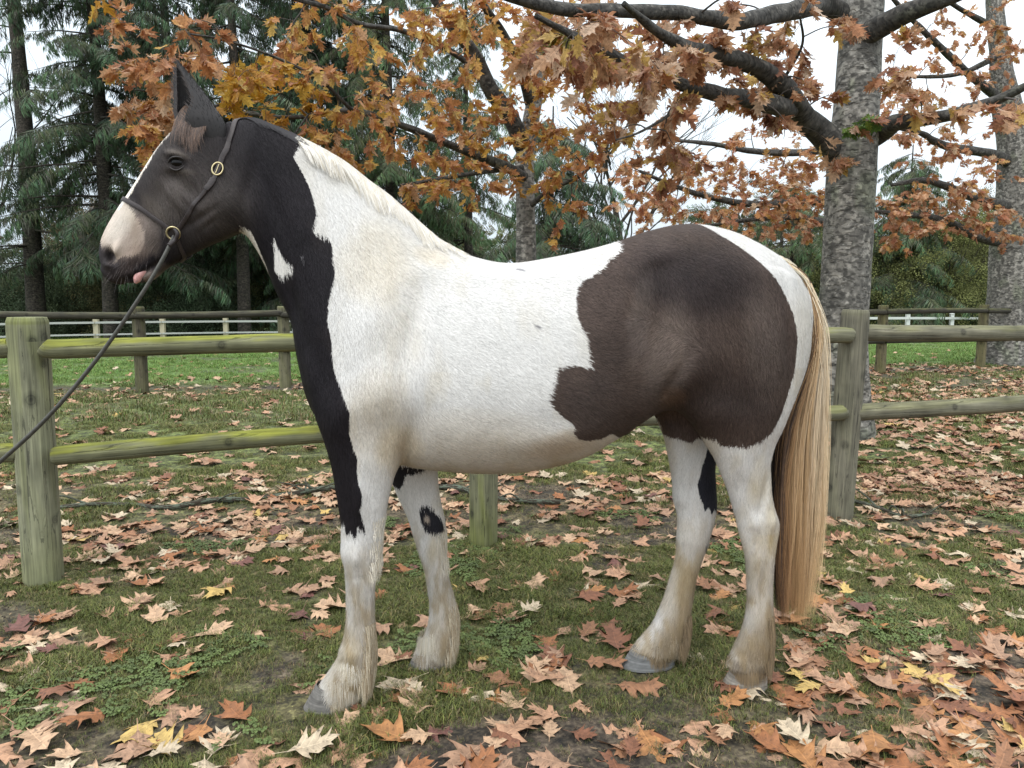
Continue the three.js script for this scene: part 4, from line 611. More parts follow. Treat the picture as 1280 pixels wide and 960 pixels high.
  for (const text of new Set(pick.map((l) => l.text))) { const same = pick.filter((l) => l.text === text).sort((a, b) => a.x - b.x); same.forEach((l, i) => tag(l.m, same.length === 1 ? text : `${text}, ${i === same.length - 1 ? 'rightmost' : i ? (NTH[i] ?? `number ${i + 1}`) + ' from left' : 'leftmost'}${same.length > 2 ? ' of ' + same.length : ''}`, 'leaf', 'oak leaves fallen on the grass')); }
  // the rest, too many to count
  const n = rest.length, pos = [], nor = [], uv = [], col = [], idx = [], p = V(0, 0, 0); let base = 0; const o = new THREE.Object3D();
  for (const l of rest) { const g = LEAF[l.shape], P = g.attributes.position, N = g.attributes.normal, U = g.attributes.uv; o.position.copy(l.p); o.rotation.set(l.pitch, l.yaw, l.roll, 'YXZ'); if (l.flip) o.rotateY(Math.PI); o.scale.setScalar(l.s); o.updateMatrix(); const c = GROUND_TONES[l.tone], f = .85 + R() * .3; for (let i = 0; i < P.count; i++) { p.fromBufferAttribute(P, i).applyMatrix4(o.matrix); pos.push(p.x, p.y, p.z); p.fromBufferAttribute(N, i).transformDirection(o.matrix); nor.push(p.x, p.y, p.z); uv.push(U.getX(i), U.getY(i)); col.push(c.r * f, c.g * f, c.b * f); } for (let i = 0; i < g.index.count; i++) idx.push(g.index.getX(i) + base); base += P.count; }
  const g = new THREE.BufferGeometry(); g.setAttribute('position', new THREE.Float32BufferAttribute(pos, 3)); g.setAttribute('normal', new THREE.Float32BufferAttribute(nor, 3)); g.setAttribute('uv', new THREE.Float32BufferAttribute(uv, 2)); g.setAttribute('color', new THREE.Float32BufferAttribute(col, 3)); g.setIndex(idx);
  tag(kind(mesh('leaf_litter', g, std({ map: LEAFTEX, vertexColors: true, roughness: .75 })), 'stuff'), 'carpet of fallen oak leaves strewn over the grass around and beyond the fence');
  console.log('fallen leaves', all.length);
}
// ================================================================ FENCES
const KNOTS = (() => { const R = rng(14), k = []; for (let i = 0; i < 16; i++) k.push([R(), R(), .012 + R() * .02]); return k; })();
const WOOD = tex(512, 1024, (u, v) => { let kn = 0; for (const [x, y, r] of KNOTS) { const d = Math.hypot(u - x, (v - y) * 1.35) / r; if (d < 2.2) kn = Math.max(kn, (d < 1 ? 44 + 10 * Math.sin(d * 9 + y * 40) : 32 * Math.max(0, 1.9 - d)) * (.6 + .7 * fbm(u * 60, v * 60, 2))); } const g = fbm(u * 60, v * 5, 4, 60, 5), f = fbm(u * 180, v * 9, 2, 180, 9), l = fbm(u * 7, v * 10, 4, 7, 10), crack = Math.abs(fbm(u * 26 + 3, v * 2.2, 3, 26, 2) - .5) < .012 ? 55 : 0, c = 152 + (g - .5) * 66 + (f - .5) * 40 + (l - .5) * 56 - crack * .7 - kn; return [c, c * .99, c * .94]; }, true, [1.2, .8]);
const WOODB = tex(512, 512, (u, v) => { const c = 128 + (fbm(u * 60, v * 5, 4, 60, 5) - .5) * 200 - (Math.abs(fbm(u * 26 + 3, v * 2, 3, 26, 2) - .5) < .014 ? 70 : 0); return [c, c, c]; }, false, [1.2, .8]);
const woodMat = std({ map: WOOD, bumpMap: WOODB, bumpScale: .006, vertexColors: true, color: new THREE.Color(2.9, 2.85, 2.75), roughness: .9 });
function post(parent, base, top, r, { tone = [.17, .17, .125], green = .3, crack = null, name = 'post', mat = woodMat } = {}) {
  const ax = top.clone().sub(base), H = ax.length(), pts = [], rs = []; for (const f of [0, .12, .3, .5, .7, .85, .955, .985, 1]) { pts.push(base.clone().addScaledVector(ax, f)); rs.push(r * (f > .99 ? .9 : f > .96 ? .985 : 1 + .03 * (1 - f))); }
  const sd = Math.abs(base.x * 7.3 + base.z * 3.1);
  return mesh(name, tube(pts, rs, { seg: 56, per: 4, curve: true, bump: (a, l) => 1 + (noise(Math.cos(a) * 2 + sd, l * 1.5 + Math.sin(a) * 2) - .5) * .08 + (noise(a * 9, l * .9 + sd) - .5) * .035 - (crack === null ? 0 : .16 * Math.exp(-((((((a - crack - l * .12 + .05 * Math.sin(l * 9)) % 6.283) + 9.42) % 6.283 - 3.14159) / .035) ** 2))), colour: (n, p, l, a) => { const g = green * .8 * step(.4, .8, fbm(p.x * 5 + p.z * 7, p.y * 3 + a, 3) + (n.x < 0 ? .1 : -.1)) + green * .6 * step(.35, .05, p.y) + (p.y > top.y - .03 ? green * .8 : 0); return mul(mix(tone, [.15, .17, .05], clamp(g)), .8 + .4 * fbm(a * 2 + sd, p.y * 3, 3)); } }), mat, parent);
}
function rail(parent, a, b, r, { tone = [.14, .14, .105], moss = .6, name = 'rail', mat = woodMat } = {}) {
  const pts = [], rs = [], n = 9, sd = a.x * 3.7 + a.y * 9; for (let k = 0; k <= n; k++) { const f = k / n; pts.push(a.clone().lerp(b, f).add(V(0, .012 * Math.sin(f * 3.1 + sd), 0))); rs.push(r); }
  const e0 = a.clone().lerp(b, -.012), e1 = b.clone().lerp(a, -.012), d = b.clone().sub(a).normalize(); pts.unshift(a.clone().addScaledVector(d, -.018)); rs.unshift(r * .8); pts.push(b.clone().addScaledVector(d, .018)); rs.push(r * .8);
  return mesh(name, tube(pts, rs, { seg: 32, per: 5, bump: (t, l) => 1 + (noise(l * 3 + sd, Math.cos(t) * 1.5) - .5) * .07 + (noise(l * 16 + sd, t * 1.6) - .5) * .03, colour: (q, p, l, t) => { const m = step(.2, .85, q.y + (fbm(l * 5 + sd, q.z * 2 + t, 4) - .5) * 1.7) * moss, w = fbm(l * 2.5 + sd, t * 1.5, 4); return mul(mix(tone, mix([.15, .17, .03], [.24, .25, .035], fbm(l * 9, t * 2, 2)), clamp(m)), .72 + .55 * w); } }), mat, parent);
}
{
  const f = thing('post_and_rail_fence', 'weathered round-pole fence with two mossy rails running behind the horse', 'fence', V(-2.3, 0, -3.7)), at0 = (p) => p.sub(f.position);
  const P = [[55, 727, 3.72, 396, .094], [605, 681, 4.32, 0, .083], [1048, 645, 4.9, 388, .098]].map(([x, y, d, ty, r]) => { const b = onGround(x, y); return { b, r, top: ty }; });
  const lb = P[0].b, mb = P[1].b, rb = P[2].b, step1 = mb.clone().sub(lb), step2 = rb.clone().sub(mb);
  const ext = [lb.clone().sub(step1), lb, mb, rb, rb.clone().add(step2), rb.clone().addScaledVector(step2, 2)];
  const tone = [[.16, .165, .12], [.2, .208, .155], [.14, .145, .1], [.14, .134, .112], [.12, .115, .09], [.12, .115, .09]], grn = [.5, .5, .7, .1, .15, .15], rad = [.09, .088, .078, .084, .09, .09], H = [1.27, at(37, 396, 3.72).y, 1.26, at(1060, 387, -rb.z).y, 1.27, 1.27];
  ext.forEach((b, i) => post(f, at0(b.clone().setY(-.05)), at0(b.clone().add(V(i === 1 ? .008 : i === 3 ? .045 : 0, H[i], 0))), rad[i], { tone: tone[i], green: grn[i], crack: i === 3 ? 3.9 : i === 0 ? 1 : null }));
  // rails: notched into the near faces of the posts; heights read off the photograph
  const up = at(200, 433, 3.85).y, dn = at(200, 560, 3.85).y, upR = at(1180, 417, 5.05).y, dnR = at(1180, 505, 5.05).y, fr = V(.02, 0, .1);
  const seg = (a, b, h0, h1, r, o) => rail(f, at0(a.clone().setY(h0)), at0(b.clone().setY(h1)), r, o);
  const mossyL = { moss: 1, tone: [.15, .155, .1] }, grey = { moss: .2, tone: [.15, .145, .115] };
  seg(ext[0].clone().add(V(.05, 0, .03)), lb.clone().add(V(-.07, 0, .03)), up + .02, up + .012, .046, mossyL); seg(ext[0].clone().add(V(.05, 0, .03)), lb.clone().add(V(-.07, 0, .03)), dn + .01, dn + .01, .046, mossyL);
  seg(lb.clone().add(V(.125, 0, .05)), mb.clone().add(V(.05, 0, .07)), up + .017, up + .02, .046, mossyL); seg(lb.clone().add(V(.135, 0, .05)), mb.clone().add(V(.06, 0, .06)), dn + .012, dn + .075, .047, mossyL);
  seg(mb.clone().add(V(-.05, 0, .02)), rb.clone().add(V(-.03, 0, .09)), up + .012, upR - .005, .05, { moss: .4 }); seg(mb.clone().add(V(-.05, 0, .02)), rb.clone().add(V(-.045, 0, .08)), dn + .06, dnR + .005, .05, { moss: .4 });
  seg(rb.clone().add(V(.05, 0, .0)), ext[4], upR, upR + .01, .052, grey); seg(rb.clone().add(V(.01, 0, .03)), ext[4], dnR - .01, dnR + .005, .055, grey);
  seg(ext[4], ext[5], upR + .01, upR, .05, grey); seg(ext[4], ext[5], dnR, dnR, .05, grey);
}
{
  const f = thing('wooden_fence', 'dark weathered rail fence running across the far side of the lane', 'fence', V(-5.5, 0, -11.2)), at0 = (p) => p.clone().sub(f.position);
  const A = onGround(178, 490).setY(0), B = onGround(1100, 468).setY(0), dir = B.clone().sub(A), n = 5, posts = [];
  for (let k = -3; k <= n + 3; k++) { let p = A.clone().addScaledVector(dir, k / n * .96); posts.push(p); }
  const known = [onGround(178, 490), onGround(357, 484), onGround(1100, 468), onGround(1225, 461)].map((p) => p.setY(0));
  const list = [known[0].clone().add(V(-4.4, 0, .9)), known[0].clone().add(V(-2.2, 0, .45)), known[0], known[1], known[1].clone().lerp(known[2], .25), known[1].clone().lerp(known[2], .5), known[1].clone().lerp(known[2], .75), known[2], known[3], known[3].clone().add(V(2.6, 0, -1.1)), known[3].clone().add(V(5.2, 0, -2.2))];
  const tone = [.075, .068, .05]; list.forEach((b, i) => post(f, at0(b.clone().setY(heightAt(b.x, b.z) - .05)), at0(b.clone().setY(1.29)), .09, { tone: i > 6 ? [.12, .105, .065] : i === 3 ? [.13, .125, .09] : tone, green: .25 }));
  for (let i = 0; i < list.length - 1; i++) for (const h of [1.17, .62]) rail(f, at0(list[i].clone().add(V(.02, h, .09))), at0(list[i + 1].clone().add(V(-.02, h, .09))), .052, { tone: [.045, .042, .034], moss: i > 6 ? .25 : .1 });
}
{
  const dull = std({ color: lin('#a9aba4'), roughness: .7 }), white = std({ color: lin('#dfe2e0'), roughness: .55 }), wornTex = tex(64, 128, (u, v) => { const c = 205 + 40 * fbm(u * 8, v * 5, 3, 8, 5); return [c, c, c * .98]; }); white.map = wornTex;
  const f = thing('white_fence', 'low white paddock fence with slim rails in front of the woods', 'fence', V(-10, 0, -21)), at0 = (p) => p.clone().sub(f.position), L0 = at(120, 404, 21), L1 = at(282, 405, 22.6), R0 = at(1135, 393, 27.5), R1 = at(1190, 392, 28.6);
  const pts = []; for (const [x, d] of [[-40, 19.6], [40, 20.3], [120, 21], [203, 21.8], [282, 22.6], [368, 23.3]]) pts.push(at(x, 400, d).setY(0)); const last = pts[pts.length - 1], r0 = at(1135, 393, 27.5).setY(0), r1 = at(1190, 393, 28.6).setY(0);
  const nn = 9; for (let k = 1; k < nn; k++) pts.push(last.clone().lerp(r0, k / nn)); pts.push(r0, r1, r1.clone().add(r1.clone().sub(r0)), r1.clone().add(r1.clone().sub(r0).multiplyScalar(2)), r1.clone().add(r1.clone().sub(r0).multiplyScalar(3)));
  pts.forEach((p, i) => { const g = heightAt(p.x, p.z), b = new THREE.BoxGeometry(.13, .95, .11), m = mesh('post', b, i < 5 ? std({ color: lin('#a79f86') }) : white, f); m.position.copy(at0(p.clone().setY(g + .43))); const c = mesh('post_cap', new THREE.ConeGeometry(.11, .07, 4, 1), m.material, m); c.position.y = .508; c.rotation.y = Math.PI / 4; });
  for (let i = 0; i < pts.length - 1; i++) for (const h of [.75, .42]) { const a = pts[i].clone().setY(heightAt(pts[i].x, pts[i].z) + h), b = pts[i + 1].clone().setY(heightAt(pts[i + 1].x, pts[i + 1].z) + h), l = a.distanceTo(b); const m = mesh('rail', new THREE.BoxGeometry(l - .02, h > .6 ? (i < 6 ? .055 : .085) : .045, .035), i < 6 ? dull : white, f); m.position.copy(at0(a.clone().lerp(b, .5))).add(V(0, 0, .08)); m.rotation.y = -Math.atan2(b.z - a.z, b.x - a.x); m.rotation.z = Math.asin((b.y - a.y) / l); }
}
{ // dead, lichen-grown boughs on the ground
  const lich = tex(256, 256, (u, v) => { const a = fbm(u * 16, v * 16, 4, 16, 16), b = fbm(u * 30 + 4, v * 30, 3, 30, 30), k = step(.44, .56, a); return [lerp(52, 84, k) + b * 40 - 20, lerp(46, 92, k) + b * 40 - 20, lerp(36, 78, k) + b * 40 - 20]; }, true, [8, 3]), m = std({ map: lich, roughness: .95, bumpMap: lich, bumpScale: .006 });
  const bough = (label, px, r0, r1, twigs, seed) => { const p0 = onGround(...px[0]), g = thing('fallen_branch', label, 'branch', p0.clone()), R = rng(seed), pts = px.map(([x, y], i) => onGround(x, y).sub(p0).add(V(0, .022 + .015 * Math.sin(i * 2.1), 0))), rs = pts.map((_, i) => lerp(r0, r1, i / (pts.length - 1)) * (.85 + R() * .3)); mesh('limb', tube(pts, rs, { seg: 14, per: 8, bump: (a, l) => 1 + (noise(a * 2, l * 9) - .5) * .35 }), m, g); for (let k = 0; k < twigs; k++) { const i = 1 + ((R() * (pts.length - 2)) | 0), a = pts[i].clone().lerp(pts[i + 1], R()), t = R() * 6.28, l = .08 + R() * .22; mesh('twig', tube([a, a.clone().add(V(Math.cos(t) * l * .5, .03 + R() * .05, Math.sin(t) * l * .5)), a.clone().add(V(Math.cos(t) * l, .01 + R() * .1, Math.sin(t) * l + .02))], [.008, .006, .003], { seg: 8, per: 5, bump: (q, s) => 1 + (noise(q * 3, s * 60) - .5) * .5 }), m, g); } };
  bough('lichen-covered grey-green fallen bough lying on the earth behind the left rails', [[62, 640], [110, 637], [165, 633], [215, 638], [262, 632], [310, 626], [360, 622], [412, 616], [450, 612]], .015, .022, 9, 3);
  bough('pale bare fallen stick behind the horse’s front legs', [[548, 612], [575, 616], [605, 622], [650, 630], [700, 634]], .022, .014, 5, 8);
  bough('short lichen-grown stick in the leaves right of the right fence post', [[1060, 628], [1095, 640], [1130, 647], [1165, 646]], .014, .009, 4, 12);
}
// ================================================================ TREES
const barkTex = (seed, pale) => tex(512, 1024, (u, v) => {
  const a = fbm(u * 26 + seed, v * 60, 5, 26, 60), w = fbm(u * 6 + seed, v * 9, 4, 6, 9), fl = fbm(u * 40, v * 70 + seed, 3, 40, 70), cr = fbm(u * 30, v * 110 + seed, 4, 30, 110);
  let c = 116 + (fl - .5) * 90; c = lerp(c, 148 + (fl - .5) * 90, step(.6 - pale * .25, .66 - pale * .2, a * .35 + w * .65 + (fl - .5) * .3)); c = lerp(c, 44, step(.46, .36, cr) * .5); c = lerp(c, 58, step(.58, .7, w) * .35 * (1 - pale)); const gr = step(.55, .7, fbm(u * 6 + 9, v * 5 + seed, 3, 6, 5)) * .4;
  return [c * (1 - gr * .06), c * (.975 + gr * .03), c * (.93 - gr * .12)];
}, true, [.55, .4]);
const barkBump = tex(512, 1024, (u, v) => { const cr = fbm(u * 14, v * 60, 3, 14, 60), fl = fbm(u * 26, v * 44, 3, 26, 44), c = 150 + (fl - .5) * 120 - step(.47, .4, cr) * 110; return [c, c, c]; }, false, [.55, .4]);
const BARK_A = std({ map: barkTex(3, .42), color: new THREE.Color(.8, .79, .77), bumpMap: barkBump, bumpScale: .014, roughness: .95 }), BARK_B = std({ map: barkTex(8, .2), bumpMap: barkBump, bumpScale: .012, roughness: .95 }), LIMB = std({ map: barkTex(5, .05), bumpMap: barkBump, bumpScale: .008, color: new THREE.Color(.3, .29, .28), roughness: .95 }), TWIG = std({ color: new THREE.Color(.055, .045, .038), roughness: .9 });
const px3 = (rows, d0, d1) => rows.map(([x, y, d], i) => at(x, y, d ?? lerp(d0, d1, i / (rows.length - 1))));
const CANOPY = { gold: ['#cf9a5a', '#d8a65a', '#c68a58', '#d09560', '#e0b45c', '#b87c56', '#d8ac84', '#dfbe70'], brown: ['#c89a74', '#c58d68', '#b07c5c', '#d6b090', '#cca07a', '#a06e56', '#dfc0a4', '#cca860'], tan: ['#d4a278', '#d8ac86', '#c6906c', '#d0945f', '#b68262', '#e2c09e', '#ca9c5e', '#bd7e5c'] };
const leafMat = new Map(); const canopyLeaf = (c) => { if (!leafMat.has(c)) leafMat.set(c, new THREE.MeshPhysicalMaterial({ map: LEAFTEX, color: lin(c), roughness: .8, transmission: .5, thickness: 0, specularIntensity: .3 })); return leafMat.get(c); };
function oak({ name, label, category = 'tree', trunk, limbs, blobs, tones, seed, bark, size, greens = [] }) {
  const base = trunk.pts[0].clone().setY(heightAt(trunk.pts[0].x, trunk.pts[0].z)), g = thing(name, label, category, base), R = rng(seed), rel = (p) => p.clone().sub(base);
  const t = trunk.pts.map(rel); t[0].y = -.06;
  mesh('trunk', tube(t, trunk.r, { seg: 48, per: 10, bump: (a, l) => 1 + (noise(Math.cos(a) * 1.4 + seed, l * 1.3 + Math.sin(a) * 1.4) - .5) * .16 + (noise(a * 5, l * 7 + seed) - .5) * .05 + .16 * Math.max(0, 1 - l / .7) ** 2 * (1 + .5 * Math.sin(a * 4 + seed)) }), bark, g);
  const nodes = [];                                              // places a twig can grow from: [point, radius]
  for (const { pts, r0, r1, r } of limbs) {
    const P = pts.map(rel), rs = r ?? P.map((_, i) => lerp(r0, r1, Math.pow(i / (P.length - 1), .8)));
    mesh('branch', tube(P, rs, { seg: 18, per: 9, bump: (a, l) => 1 + (noise(Math.cos(a) * 1.5 + l * 3, l * 5 + Math.sin(a)) - .5) * .28 }), r0 > .1 ? LIMB : LIMB, g);
    const c = new THREE.CatmullRomCurve3(P, false, 'centripetal'), N = Math.ceil(c.getLength() / .25); for (let k = Math.floor(N * .15); k <= N; k++) nodes.push([c.getPoint(k / N), lerp(rs[0], rs[rs.length - 1], k / N)]);
  }
  const targets = []; for (const [x, y, rx, ry, d0, d1, n, tone] of blobs) for (let k = 0; k < n; k++) { const a = R() * 6.283, q = Math.sqrt(R()) * (R() < .15 ? 1.25 : 1); targets.push({ p: rel(at(x + Math.cos(a) * rx * q, y + Math.sin(a) * ry * q, lerp(d0, d1, R()))), tone }); }
  for (const q of targets) q.d = Math.min(...nodes.map(([n]) => n.distanceToSquared(q.p))); targets.sort((a, b) => a.d - b.d);
  const twigs = [], leaves = [], X = V(0, 0, 0), Y = V(0, 0, 0), Z = V(0, 0, 0), M = new THREE.Matrix4();
  for (const { p, tone } of targets) {
    let best = null, bd = 1e9; for (const n of nodes) { const q = n[0].distanceToSquared(p) * (n[0].y > p.y + .3 ? 1.3 : 1); if (q < bd) { bd = q; best = n; } }
    const len = Math.sqrt(bd); if (len > 3.2) continue; const mid = best[0].clone().lerp(p, .5).add(V((R() - .5) * .3, .12 * R() + .05, (R() - .5) * .3).multiplyScalar(len)), r0 = Math.min(best[1] * .6, .006 + .008 * len), mid2 = mid.clone().lerp(p, .6).add(V((R() - .5) * .12, .03, (R() - .5) * .12).multiplyScalar(len));
    twigs.push(tube([best[0], mid, mid2, p], [r0, r0 * .8, r0 * .6, .0022], { seg: 5, per: 3, cap: false })); nodes.push([mid, r0 * .85], [mid2, r0 * .65], [p, .004]);
    const dir = p.clone().sub(mid2).normalize(), nl = 6 + ((R() * 5) | 0);
    for (let k = 0; k < nl; k++) {
      const f = R(), o = k < 2 ? p.clone() : f < .55 ? p.clone().lerp(mid2, f * 1.8) : mid2.clone().lerp(mid, (f - .55) * 1.4); Y.set((R() - .5) * 2, (R() - .5) * 1.1 - .5, (R() - .5) * 2).addScaledVector(dir, .9).normalize(); Z.set((R() - .5) * 1.5, 1 - R() * .7, (R() - .5) * 1.5 + .25); Z.addScaledVector(Y, -Z.dot(Y)).normalize(); X.crossVectors(Y, Z);
      const s = size * (.62 + R() * .6), pal = CANOPY[tones]; let c = pal[(R() * pal.length) | 0]; if (tone) c = R() < .75 ? tone[(R() * tone.length) | 0] : c;
      const q = new THREE.Quaternion().setFromRotationMatrix(M.makeBasis(X, Y, Z)); leaves.push({ p: o.addScaledVector(Y, s * .18), q, s, c, shape: (R() * 8) | 0 });
    }
  }
  kind(mesh('twigs', mergeGeometries(twigs), TWIG, g), 'stuff');
  const big = (l) => { const [x, y, c] = pixelOf(l.p.clone().add(base)); return x > -5 && x < 1285 && y > -5 && y < 420 ? l.s / c : 0; };
  leaves.sort((a, b) => big(b) - big(a));
  for (const l of leaves.slice(0, 300)) { const m = mesh('leaf', LEAF[l.shape], canopyLeaf(l.c), g); m.position.copy(l.p); m.quaternion.copy(l.q); m.scale.setScalar(l.s); }
  const rest = leaves.slice(300), im = new THREE.InstancedMesh(LEAF[(seed % 3) + 1], new THREE.MeshPhysicalMaterial({ map: LEAFTEX, roughness: .8, transmission: .5, thickness: 0, specularIntensity: .3 }), rest.length); im.name = 'foliage';
  rest.forEach((l, i) => { im.setMatrixAt(i, MTX.compose(l.p, l.q, SC.set(l.s * (.75 + R() * .5), l.s, l.s * (.3 + R() * 1.5)))); const c = lin(l.c), f = .8 + R() * .35; im.setColorAt(i, COL.setRGB(c.r * f, c.g * f, c.b * f)); });
  im.castShadow = im.receiveShadow = true; g.add(im); kind(im, 'stuff'); return g;
}
const yellows = ['#cfa03a', '#d8b04a', '#c48f35'], green = ['#6f8a38', '#8a9a3f', '#5f7d3a'], olive = ['#8f8a3a', '#a68c3a', '#b5833f'];
oak({ name: 'oak_tree', label: 'large oak with pale lichen-blotched trunk just behind the horse’s tail, branches spreading overhead', seed: 12, tones: 'brown', size: .15, bark: BARK_A,
  trunk: { pts: px3([[1052, 548, 7.7], [1051, 500, 7.7], [1052, 440, 7.7], [1055, 380, 7.7], [1060, 300, 7.7], [1066, 210, 7.7], [1072, 120, 7.7], [1077, 30, 7.7], [1082, -80, 7.7], [1086, -260, 7.7]]), r: [.3, .265, .24, .232, .225, .222, .216, .206, .18, .13] },
  limbs: [
    { pts: px3([[1070, 216, 7.84], [1042, 182, 7.68], [1008, 150, 7.55], [965, 131], [905, 119], [852, 106], [800, 86], [752, 62], [716, 44], [670, 20]], 7.65, 4.9), r: [.15, .135, .108, .08, .064, .052, .042, .034, .026, .016] },
    { pts: px3([[1015, 160], [985, 115], [945, 84], [905, 70], [862, 60], [820, 38], [780, 5]], 7.3, 5.2), r: [.1, .092, .08, .062, .048, .034, .02] },
    { pts: px3([[1076, 34, 7.8], [1040, 10, 7.58], [1000, 12], [960, 20], [920, 27], [850, 17], [780, 14], [700, 11], [640, -4], [560, -34]], 7.6, 4.5), r: [.11, .095, .08, .072, .062, .054, .046, .04, .034, .024] },
    { pts: px3([[1068, 184, 7.8], [1105, 163, 7.62], [1122, 153], [1150, 150], [1190, 143], [1238, 128], [1300, 100]], 7.65, 6.3), r: [.12, .09, .075, .066, .054, .042, .028] },
    { pts: px3([[1078, 45], [1110, 27], [1150, 10], [1200, -8], [1260, -30]], 7.6, 6.6), r: [.12, .1, .08, .06, .04] },
    { pts: px3([[1000, 12], [1030, 40], [1075, 48]].map(([x, y]) => [x, y - 60]), 7, 7.4), r0: .05, r1: .05 },
    { pts: px3([[960, 128], [985, 90], [1003, 55], [1000, 20]], 7.2, 6.4), r0: .018, r1: .008 }, { pts: px3([[862, 108], [840, 140], [800, 165], [770, 175]], 6.2, 5.4), r0: .016, r1: .006 },
  ],
  blobs: [[760, 60, 95, 60, 5, 7, 28], [780, 50, 70, 50, 4.1, 5, 8], [900, 40, 100, 45, 5.4, 7.4, 26, null], [820, 150, 75, 45, 5.4, 7, 18], [700, 40, 60, 45, 4.4, 6.5, 12], [690, 30, 50, 40, 4.4, 6, 3, olive], [985, 105, 55, 50, 6.4, 7.4, 21], [880, 105, 80, 35, 5.6, 6.8, 10], [1048, 205, 16, 12, 6.4, 6.8, 3], [1068, 160, 20, 12, 6.3, 6.7, 3, green], [1160, 128, 40, 22, 6, 7, 5], [1255, 130, 26, 26, 5.6, 6.4, 3], [1120, 75, 26, 30, 6.2, 7, 7], [1040, 20, 60, 20, 5.6, 6.8, 4], [830, 200, 50, 30, 5.6, 6.8, 7]] });
oak({ name: 'oak_tree', label: 'slim golden oak rising behind the horse’s back, left of the large oak', seed: 31, tones: 'gold', size: .122, bark: BARK_B,
  trunk: { pts: px3([[650, 522, 8.5], [653, 440, 8.5], [657, 330, 8.5], [657, 260, 8.5], [656, 200, 8.5], [664, 150, 8.5], [674, 90, 8.5], [684, 20, 8.5], [692, -60, 8.5], [700, -160, 8.5]]), r: [.15, .13, .112, .106, .1, .088, .075, .062, .05, .03] },
  limbs: [
    { pts: px3([[656, 185], [638, 146], [612, 110], [592, 66], [566, 34], [542, -5], [520, -50]], 8.5, 7.6), r: [.1, .09, .08, .07, .06, .05, .04] }, { pts: px3([[664, 130], [650, 85], [628, 42], [602, 2], [580, -40]], 8.5, 7.2), r0: .062, r1: .03 },
    { pts: px3([[655, 222], [640, 212], [600, 196], [540, 172], [500, 156], [440, 138], [385, 146], [330, 145], [280, 137], [215, 120], [170, 112]], 8.45, 5.7), r: [.06, .055, .046, .038, .032, .026, .02, .016, .012, .008, .005] },
    { pts: px3([[652, 210], [610, 214], [560, 222], [500, 232]], 8.4, 7.2), r0: .035, r1: .012 }, { pts: px3([[606, 95], [560, 62], [500, 38], [450, 30], [405, 8], [360, -15]], 8.2, 6.4), r0: .035, r1: .014 }, { pts: px3([[657, 262], [690, 236], [722, 222], [752, 196]], 8.5, 7.6), r0: .035, r1: .01 },
    { pts: px3([[440, 138], [400, 100], [340, 70], [280, 50], [235, 42]], 6.6, 5.4), r0: .016, r1: .006 }, { pts: px3([[385, 144], [350, 190], [310, 215]], 6.4, 6), r0: .01, r1: .004 }, { pts: px3([[405, 8], [330, -10], [230, -20], [150, -15]], 6.2, 5), r0: .018, r1: .006 },
  ],
  blobs: [[565, 95, 130, 85, 6.2, 8.8, 74], [485, 165, 90, 45, 6.2, 7.6, 38], [640, 180, 80, 65, 6.6, 8.4, 38], [340, 120, 60, 45, 5.6, 6.8, 30, yellows], [400, 50, 70, 55, 5.8, 7.6, 34], [205, 125, 55, 28, 5.1, 6, 20, ['#c99c70', '#d8b08a', '#b8845a', '#cc9c54', '#e0c0a0']], [170, 55, 45, 50, 5.2, 6.2, 16, ['#c48a60', '#cf9664', '#b07a58', '#d8ac84']], [250, 45, 40, 40, 5.3, 6.2, 10, ['#c48a60', '#cf9664', '#b07a58', '#d8ac84']], [170, 165, 30, 16, 5.1, 5.7, 5], [185, 200, 14, 20, 5.2, 5.6, 3], [122, 12, 12, 10, 4.6, 4.9, 1, yellows], [290, 100, 30, 20, 5.5, 6.2, 10, yellows], [560, 238, 55, 20, 7, 8.2, 18], [705, 255, 32, 50, 7.6, 8.4, 12], [720, 150, 50, 80, 6.6, 8.2, 24], [690, 60, 60, 60, 6.2, 8, 22], [600, 20, 110, 30, 6.2, 8.2, 28]] });
